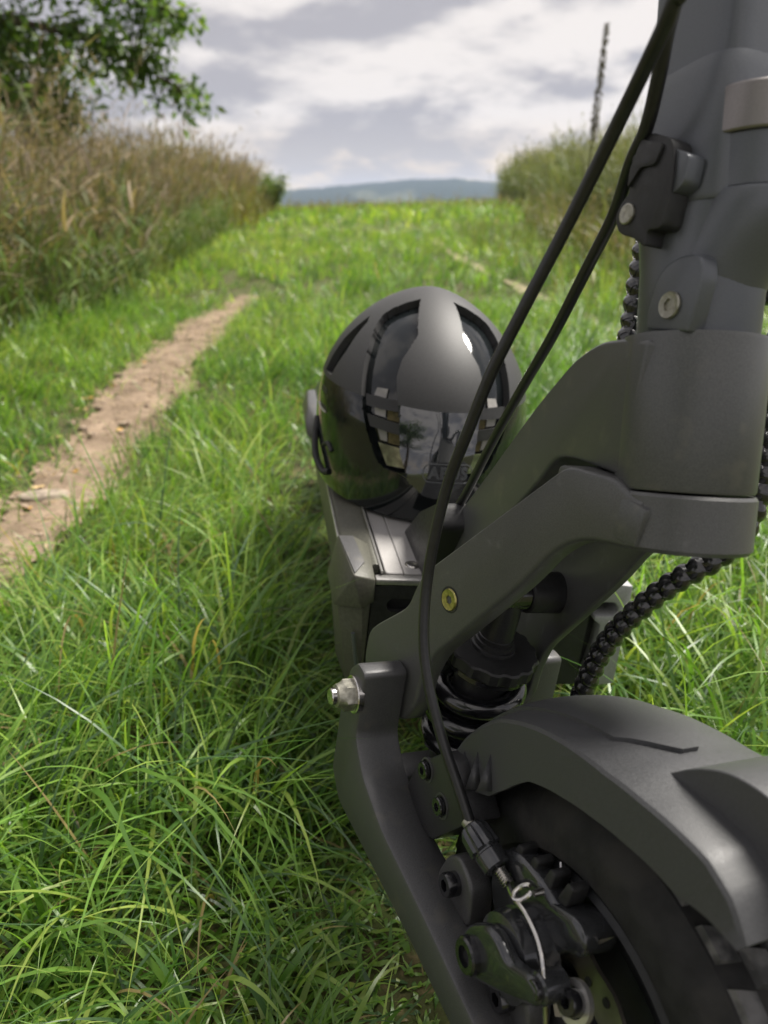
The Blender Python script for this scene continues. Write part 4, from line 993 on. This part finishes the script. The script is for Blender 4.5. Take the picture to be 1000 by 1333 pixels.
MB().add(tube([q0 + Vector((.004 * math.cos(a) , -.004 + .0032 * math.sin(a), -.004 + .0032 * math.cos(a))) for a in np.linspace(.4, 5.6, 18)], .0012, 8)).link('wire_hook', M['steel'], SCO)
# spiral wrapped wiring
def spiral(name, pts, r=.0068, pitch=.0088):
    path = spline(pts, 40); L = sum((path[i + 1] - path[i]).length for i in range(len(path) - 1))
    P2 = []; acc = 0; step = pitch / 7; nxt = 0
    for i in range(len(path) - 1):
        seg = path[i + 1] - path[i]; l = seg.length
        while nxt <= acc + l: P2.append(path[i] + seg * ((nxt - acc) / l)); nxt += step
        acc += l
    MB().add(tube(P2, r, 14, rf=lambda s, a: r * (.70 + .34 * abs(math.sin(PI * s / pitch + a / 2)) ** .75))).link(name, M['gloss'], SCO)
W1 = [(.022, -.125, .405), (.05, -.115, .445), (.085, -.128, .475), (0.1032, -0.1468, 0.4831), (0.089, -0.1612, 0.4539), (0.0836, -0.1781, 0.4222), (0.0818, -0.1889, 0.394), (0.0792, -0.1945, 0.373), (0.0729, -0.198, 0.3531), (0.0635, -0.1968, 0.3379), (0.0536, -0.1936, 0.3277), (0.0445, -0.1889, 0.3161), (0.0378, -0.1838, 0.304), (0.0304, -0.1779, 0.288), (0.0252, -0.1723, 0.2722), (0.0217, -0.1674, 0.2552), (0.0198, -0.1636, 0.2365), (0.0191, -0.1599, 0.2179), (0.0203, -0.1563, 0.1999)]
spiral('spiral_wrapped_wire', W1, .0072, .0096)
spiral('spiral_wrapped_wire', [(.012, -.062, .80), (.020, -.072, .74), (.022, -.088, .64), (.016, -.112, .575), (.0088, -.1346, .527), (.0059, -.1465, .4954), (.003, -.1537, .4756), (.0012, -.1596, .4598), (-.0009, -.1636, .4486), (.004, -.150, .4330), (.02, -.12, .41)], .0072, .0096)

# ------------------------------------------------------------------ helmet on the deck
HEL = empty('helmet', 'black bicycle helmet with a glossy visor plate lying on the scooter deck', 'helmet', None, ROOT @ Matrix.Translation((-.026, .250, .2262)))
HAX, HAY, HZU, HZL, HZ0 = .112, .155, .1305, .165, .0788
A0Z = -6.0                                              # the helmet's middle, degrees round from the front
def hpt(az, th, k=1.0):
    """az, th in degrees; th < 0 below the widest line"""
    if th >= 0: z = HZU * math.sin(R(th)); rr = math.cos(R(th)) ** 1.2
    else: z = HZL * math.sin(R(th)); rr = max(0, 1 - abs(math.sin(R(th))) ** 2.8) ** (1 / 2.1)
    a = R(az)
    return Vector((HAX * rr * math.sin(a), -HAY * rr * math.cos(a), z)) * k + Vector((0, 0, HZ0))
def zth(z): return math.degrees(math.asin(max(-1, min(1, z * .96 / HZU if z >= 0 else z / HZL))))
V_L = [(-33.5, .1262), (-48.8, .1215), (-59.1, .1145), (-62.5, .107), (-60.0, .0979), (-54.6, .0807), (-50.6, .0588), (-46.9, .0369), (-42.6, .0149), (-38.6, -.0027), (-34.5, -.0184), (-29.6, -.0261), (-23.7, -.0272), (-17.6, -.0257), (-19.6, -.0161), (-22.4, -.0046), (-24.3, .0188), (-27.2, .0409), (-30.0, .0600), (-29.3, .0755), (-25.2, .0894), (-23.0, .0972), (-27.5, .114)]
V_L = [(a, zth(z)) for a, z in V_L]
V_R = [(2 * A0Z - a, t) for a, t in V_L][::-1]
VIS = [(-25.3, .0366), (-17.6, .0361), (-9.1, .0358), (2.0, .0362), (14.5, .0366), (10.4, -.0046), (7.6, -.0161), (5.6, -.0257), (-1.5, -.0365), (-6, -.038), (-10.5, -.0365), (-17.6, -.0257), (-19.6, -.0161), (-22.4, -.0046)]
VIS = [(a, zth(z)) for a, z in VIS]
V_S = [(-86, 17.5), (-75, 17.5), (-71, 30), (-72, 46), (-77, 49), (-84, 34)]
LOW = zth(.0362)
def inpoly(p, poly):
    x, y = p; c = False; n = len(poly)
    for i in range(n):
        x1, y1 = poly[i]; x2, y2 = poly[i - 1]
        if (y1 > y) != (y2 > y) and x < (x2 - x1) * (y - y1) / (y2 - y1) + x1: c = not c
    return c
def snap(p, polys, tol):
    best = None; bd = tol
    for poly in polys:
        n = len(poly)
        for i in range(n):
            a, b = poly[i - 1], poly[i]; dx, dy = b[0] - a[0], b[1] - a[1]; L = dx * dx + dy * dy
            t = max(0, min(1, ((p[0] - a[0]) * dx + (p[1] - a[1]) * dy) / L)); q = (a[0] + dx * t, a[1] + dy * t)
            d = math.hypot(q[0] - p[0], q[1] - p[1])
            if d < bd: bd = d; best = q
    return best or p
ST = 1.0
azs = np.arange(-180, 180, ST); tts = sorted(set([round(x, 3) for x in np.arange(-27, 90.01, ST)]))
tts = [LOW if abs(t - LOW) < ST * .51 else t for t in tts]
gridp = {}
for j, t in enumerate(tts):
    for i, a in enumerate(azs):
        p = (float(a), float(t))
        if -92 < a < 70 and -25 < t < 75:
            q = snap(p, (V_L, V_R, VIS, V_S), ST * .62); p = q
        gridp[i, j] = p
quads = {'shell': [], 'lower_shell': [], 'visor_plate': [], 'vent_lining': []}
na_ = len(azs)
for j in range(len(tts) - 1):
    for i in range(na_):
        k = [(i, j), ((i + 1) % na_, j), ((i + 1) % na_, j + 1), (i, j + 1)]
        pts = [gridp[q] for q in k]
        ca = sum((p[0] if abs(p[0] - pts[0][0]) < 90 else p[0] + 360) for p in pts) / 4; ct = sum(p[1] for p in pts) / 4
        c = (ca, ct)
        if inpoly(c, V_L) or inpoly(c, V_R) or inpoly(c, V_S): r = 'vent_lining'
        elif inpoly(c, VIS): r = 'visor_plate'
        elif ct > LOW: r = 'shell'
        else:
            front = math.cos(R(ca - A0Z)); r = 'lower_shell'
            if ct < -52 + 12 * max(0, front): pass
        quads[r].append(k)
def hpatch(name, qs, m, k, wall, parent=HEL):
    bm = bmesh.new(); vm = {}
    for q in qs:
        vs = []
        for key in q:
            if key not in vm: vm[key] = bm.verts.new(hpt(*gridp[key], k(gridp[key]) if callable(k) else k))
            if vm[key] not in vs: vs.append(vm[key])
        if len(vs) >= 3:
            try: bm.faces.new(vs)
            except ValueError: pass
    bmesh.ops.remove_doubles(bm, verts=bm.verts, dist=2e-5)
    if wall:
        ed = [e for e in bm.edges if len(e.link_faces) == 1]
        r = bmesh.ops.extrude_edge_only(bm, edges=ed)
        o = Vector((0, 0, HZ0))
        for v in r['geom']:
            if isinstance(v, bmesh.types.BMVert): v.co = o + (v.co - o) * (1 - wall)
    bmesh.ops.recalc_face_normals(bm, faces=bm.faces)
    me = bpy.data.meshes.new(name); bm.to_mesh(me); bm.free()
    me.polygons.foreach_set('use_smooth', [True] * len(me.polygons)); me.set_sharp_from_angle(angle=R(38)); me.materials.append(m)
    o = bpy.data.objects.new(name, me); COL.objects.link(o); o.parent = parent; return o
hpatch('shell', quads['shell'], M['hshell'], 1.006, .085)
hpatch('lower_shell', quads['lower_shell'], M['hgloss'], 1.0, .085)
vis = hpatch('visor_plate', quads['visor_plate'], M['visor'], lambda p: 1.008 + max(0, LOW - p[1]) * .0034, .06)
hpatch('vent_lining', quads['vent_lining'], M['hgloss'], .945, 0)
# bars inside the lower vents; plates coloured as light coming through the slots
def hstrip(name, pts4, k, m, thick=.02):
    n = 7; v = []; f = []
    (a0, z0), (a1, z1), (a2, z2), (a3, z3) = pts4
    for kk in (k, k - thick):
        for u in range(n):
            t = u / (n - 1)
            v.append(hpt(a0 + (a1 - a0) * t, zth(z0 + (z1 - z0) * t), kk)); v.append(hpt(a3 + (a2 - a3) * t, zth(z3 + (z2 - z3) * t), kk))
    for u in range(n - 1):
        f += [(2 * u, 2 * u + 2, 2 * u + 3, 2 * u + 1), (2 * n + 2 * u, 2 * n + 2 * u + 1, 2 * n + 2 * u + 3, 2 * n + 2 * u + 2), (2 * u, 2 * n + 2 * u, 2 * n + 2 * u + 2, 2 * u + 2), (2 * u + 1, 2 * u + 3, 2 * n + 2 * u + 3, 2 * n + 2 * u + 1)]
    f += [(0, 1, 2 * n + 1, 2 * n), (2 * n - 2, 4 * n - 2, 4 * n - 1, 2 * n - 1)]
    return link(name, v, f, m, HEL)
for mir in (0, 1):
    mm = lambda L: [((2 * A0Z - a) if mir else a, z) for a, z in L]
    for L in ([(-45.2, .0395), (-26.2, .0405), (-25.6, .0300), (-43.5, .0290)], [(-42.2, .0215), (-24.2, .0195), (-23.0, .0085), (-39.5, .0105)]):
        hstrip('vent_bar', mm(L), .985, M['black'])
    for L, mt in (([(-40.5, .0480), (-34.2, .0490), (-34.2, .0402), (-41.2, .0402)], 'pale'), ([(-39.6, .0290), (-33.0, .0290), (-32.6, .0222), (-38.4, .0222)], 'pale'), ([(-32.0, .0295), (-26.0, .0295), (-25.2, .0200), (-31.6, .0205)], 'slot_yellow'),
                  ([(-36.2, .0100), (-31.0, .0105), (-30.2, -.0015), (-33.8, -.0015)], 'pale'), ([(-30.2, .0095), (-24.0, .0085), (-23.2, -.0030), (-29.6, -.0025)], 'slot_yellow')):
        hstrip('slot_light_plate', mm(L), .958, M[mt], .01)
    hstrip('vent_scoop', mm([(-34.5, -.0040), (-22.8, -.0045), (-18.5, -.0235), (-29.0, -.0245)]), .970, mat('satin_vent_scoop', (.30, .29, .26), .22, .7, .5, 90, .5), .01)
# emblem on the visor plate: rounded frame and raised letters
LC, LZ, KV = -.6, -.0165, 1.009
def vmap(u, w, lift=0.0):           # metres on the plate
    return hpt(LC + math.degrees(u / .128), zth(LZ + w * .98 + u * .02), KV + max(0, LOW - zth(LZ + w * .98 + u * .02)) * .0034 + lift)
fr = []
hw, hh_, rr_ = .0245, .0078, .0072
for cx_, cz_, a0 in ((hw - rr_, hh_ - rr_, 0), (-hw + rr_, hh_ - rr_, 90), (-hw + rr_, -hh_ + rr_, 180), (hw - rr_, -hh_ + rr_, 270)):
    for k in range(7): a = R(a0 + 15 * k); fr.append((cx_ + rr_ * math.cos(a), cz_ + rr_ * math.sin(a)))
frd = []
for i in range(len(fr)):
    a, b = fr[i], fr[(i + 1) % len(fr)]; n = max(1, int(math.hypot(b[0] - a[0], b[1] - a[1]) / .002))
    frd += [(a[0] + (b[0] - a[0]) * t / n, a[1] + (b[1] - a[1]) * t / n) for t in range(n)]
MB().add(tube([vmap(*p) for p in frd], .00055, 6, True)).link('emblem_frame', M['emblem'], vis)
cu = bpy.data.curves.new('emblem_letters', 'FONT'); cu.body = 'ABUS'; cu.size = .0135; cu.align_x = 'CENTER'; cu.align_y = 'CENTER'; cu.extrude = .0006; cu.offset = .0005; cu.resolution_u = 4; cu.space_character = 1.08
to = bpy.data.objects.new('emblem_tmp', cu); COL.objects.link(to)
dg = bpy.context.evaluated_depsgraph_get(); me = bpy.data.meshes.new_from_object(to.evaluated_get(dg)); bpy.data.objects.remove(to); bpy.data.curves.remove(cu)
for v in me.vertices: x, y, z = v.co; v.co = vmap(x * 1.12, y, (z + .0002) * 9)
me.name = 'emblem_letters'; me.materials.clear(); me.materials.append(M['emblem'])
o = bpy.data.objects.new('emblem_letters', me); COL.objects.link(o); o.parent = vis
# inner liner, strap and buckle
link('liner', *lathe([(.004, .92), (.03, .95), (.06, .93), (.09, .84), (.118, .62), (.132, .2)], (0, 0, 0), (0, 0, 1), 48, True), M['black'], HEL).data.transform(Matrix.Diagonal((HAX * .9, HAY * .9, 1, 1)))
MB().add(tube(spline([hpt(-86, -4, .995), hpt(-82, -10, 1.03), hpt(-76, -16, 1.05), hpt(-70, -20, 1.03), hpt(-66, -20, 1.0)], 6), .0036, 8)).link('strap', M['black'], HEL)
MB().add(tube(spline([hpt(-72, -11, 1.004), hpt(-67, -9, 1.006), hpt(-63, -11, 1.004)], 6), .0022, 8)).link('strap_loop', M['black'], HEL)
hstrip('side_vent', [(-84, .026), (-75, .026), (-71, .004), (-80, .004)], 1.0035, M['black'], .01)
MB().add(tube([hpt(-83.5, zth(.006), 1.004), hpt(-78, zth(.0035), 1.004), hpt(-71.5, zth(.003), 1.004)], .0012, 6)).link('side_vent_lip', M['rail'], HEL)

# ------------------------------------------------------------------ fallen leaves and a flat stone on the path
def gz(x, y): return float(ghz(HZ([x]), HZ([y]))[0])
LM = [mat('yellow_fallen_leaf', (.46, .27, .07), .6, 0, .4, 60, .3), mat('brown_fallen_leaf', (.30, .16, .06), .7, 0, .3, 60, .3), mat('pale_fallen_leaf', (.55, .40, .20), .6, 0, .4, 60, .3)]
def leaf(x, y, L, wr_, m, label, group='fallen leaves on the dirt path'):
    v = []; f = []; n = 7; cur = random.uniform(.15, .5)
    for i in range(n + 1):
        t = i / n; w = L * wr_ * math.sin(PI * min(.999, t ** .8)) * .5 + .0004
        for s in (-1, 0, 1): v.append((L * (t - .5), s * w, .006 + L * cur * (t - .5) ** 2 * 1.4 + abs(s) * w * .35 + .002 * math.sin(7 * t + s)))
    for i in range(n):
        for k in range(2): f.append((i * 3 + k, i * 3 + k + 1, i * 3 + 4 + k, i * 3 + 3 + k))
    f2 = f
    v = [(a * .75, b * .75, c * .75) for a, b, c in v]
    o = link('fallen_leaf', v, f2, m, smooth=0)
    o.location = (x, y, gz(x, y) + .007); o.rotation_euler = (random.gauss(0, .15), random.gauss(0, .15), random.random() * 6.28)
    tag(o, label, 'leaf', group); return o
leaf(-.826, 2.10, .075, .6, LM[0], 'large yellow fallen leaf on the left edge of the dirt path')
leaf(-.680, 1.36, .055, .42, LM[0], 'narrow yellow fallen leaf nearest to the flat stone')
leaf(-.700, 1.46, .036, .7, LM[2], 'small pale fallen leaf just beyond the flat stone')
leaf(-.683, 1.92, .040, .7, LM[0], 'round yellow fallen leaf in the middle of the dirt path')
for x, y, lb in ((-.66, 1.56, 'tiny curled leaf on the right half of the path past the flat stone'), (-.82, 2.30, 'tiny curled leaf on the left path edge beyond the large yellow leaf'),
                 (-.79, 1.80, 'tiny curled leaf left of the path middle before the large yellow leaf'), (-.85, 2.72, 'tiny curled leaf farthest away along the left edge of the dirt path'),
                 (-.80, 2.02, 'tiny curled leaf touching the large yellow leaf on the path edge')):
    leaf(x, y, random.uniform(.020, .03), .6, LM[random.randrange(3)], lb)
bm = bmesh.new(); bmesh.ops.create_icosphere(bm, subdivisions=3, radius=1)
for v in bm.verts:
    k = 1 + .18 * mnoise.noise(v.co * 1.7) + .05 * mnoise.noise(v.co * 6); v.co = Vector((v.co.x * .052 * k, v.co.y * .026 * k, max(-.3, min(.62, v.co.z)) * .016 * k))
me = bpy.data.meshes.new('flat_stone'); bm.to_mesh(me); bm.free()
me.polygons.foreach_set('use_smooth', [True] * len(me.polygons)); me.materials.append(mat('pale_stone', (.26, .215, .17), .9, 0, .2, 60, .35, 120, .8))
o = bpy.data.objects.new('flat_stone', me); COL.objects.link(o); o.location = (-.668, 1.415, gz(-.668, 1.415) + .012); o.rotation_euler = (0, .05, .35)
tag(o, 'pale flat stone half sunk in the dirt path', 'stone')

# ------------------------------------------------------------------ air
HAZE = 0.00026
v, f = box((0, 0, 6), (5600, 5600, 128))
hzm = bpy.data.materials.new('thin_haze'); hzm.use_nodes = True; t = hzm.node_tree; t.nodes.clear()
vo = t.nodes.new('ShaderNodeVolumePrincipled'); vo.inputs['Color'].default_value = (.60, .72, .95, 1); vo.inputs['Density'].default_value = HAZE; vo.inputs['Anisotropy'].default_value = .2
ou = t.nodes.new('ShaderNodeOutputMaterial'); t.links.new(vo.outputs[0], ou.inputs['Volume'])
hz_ = link('haze', v, f, hzm, smooth=0); hz_['kind'] = 'stuff'
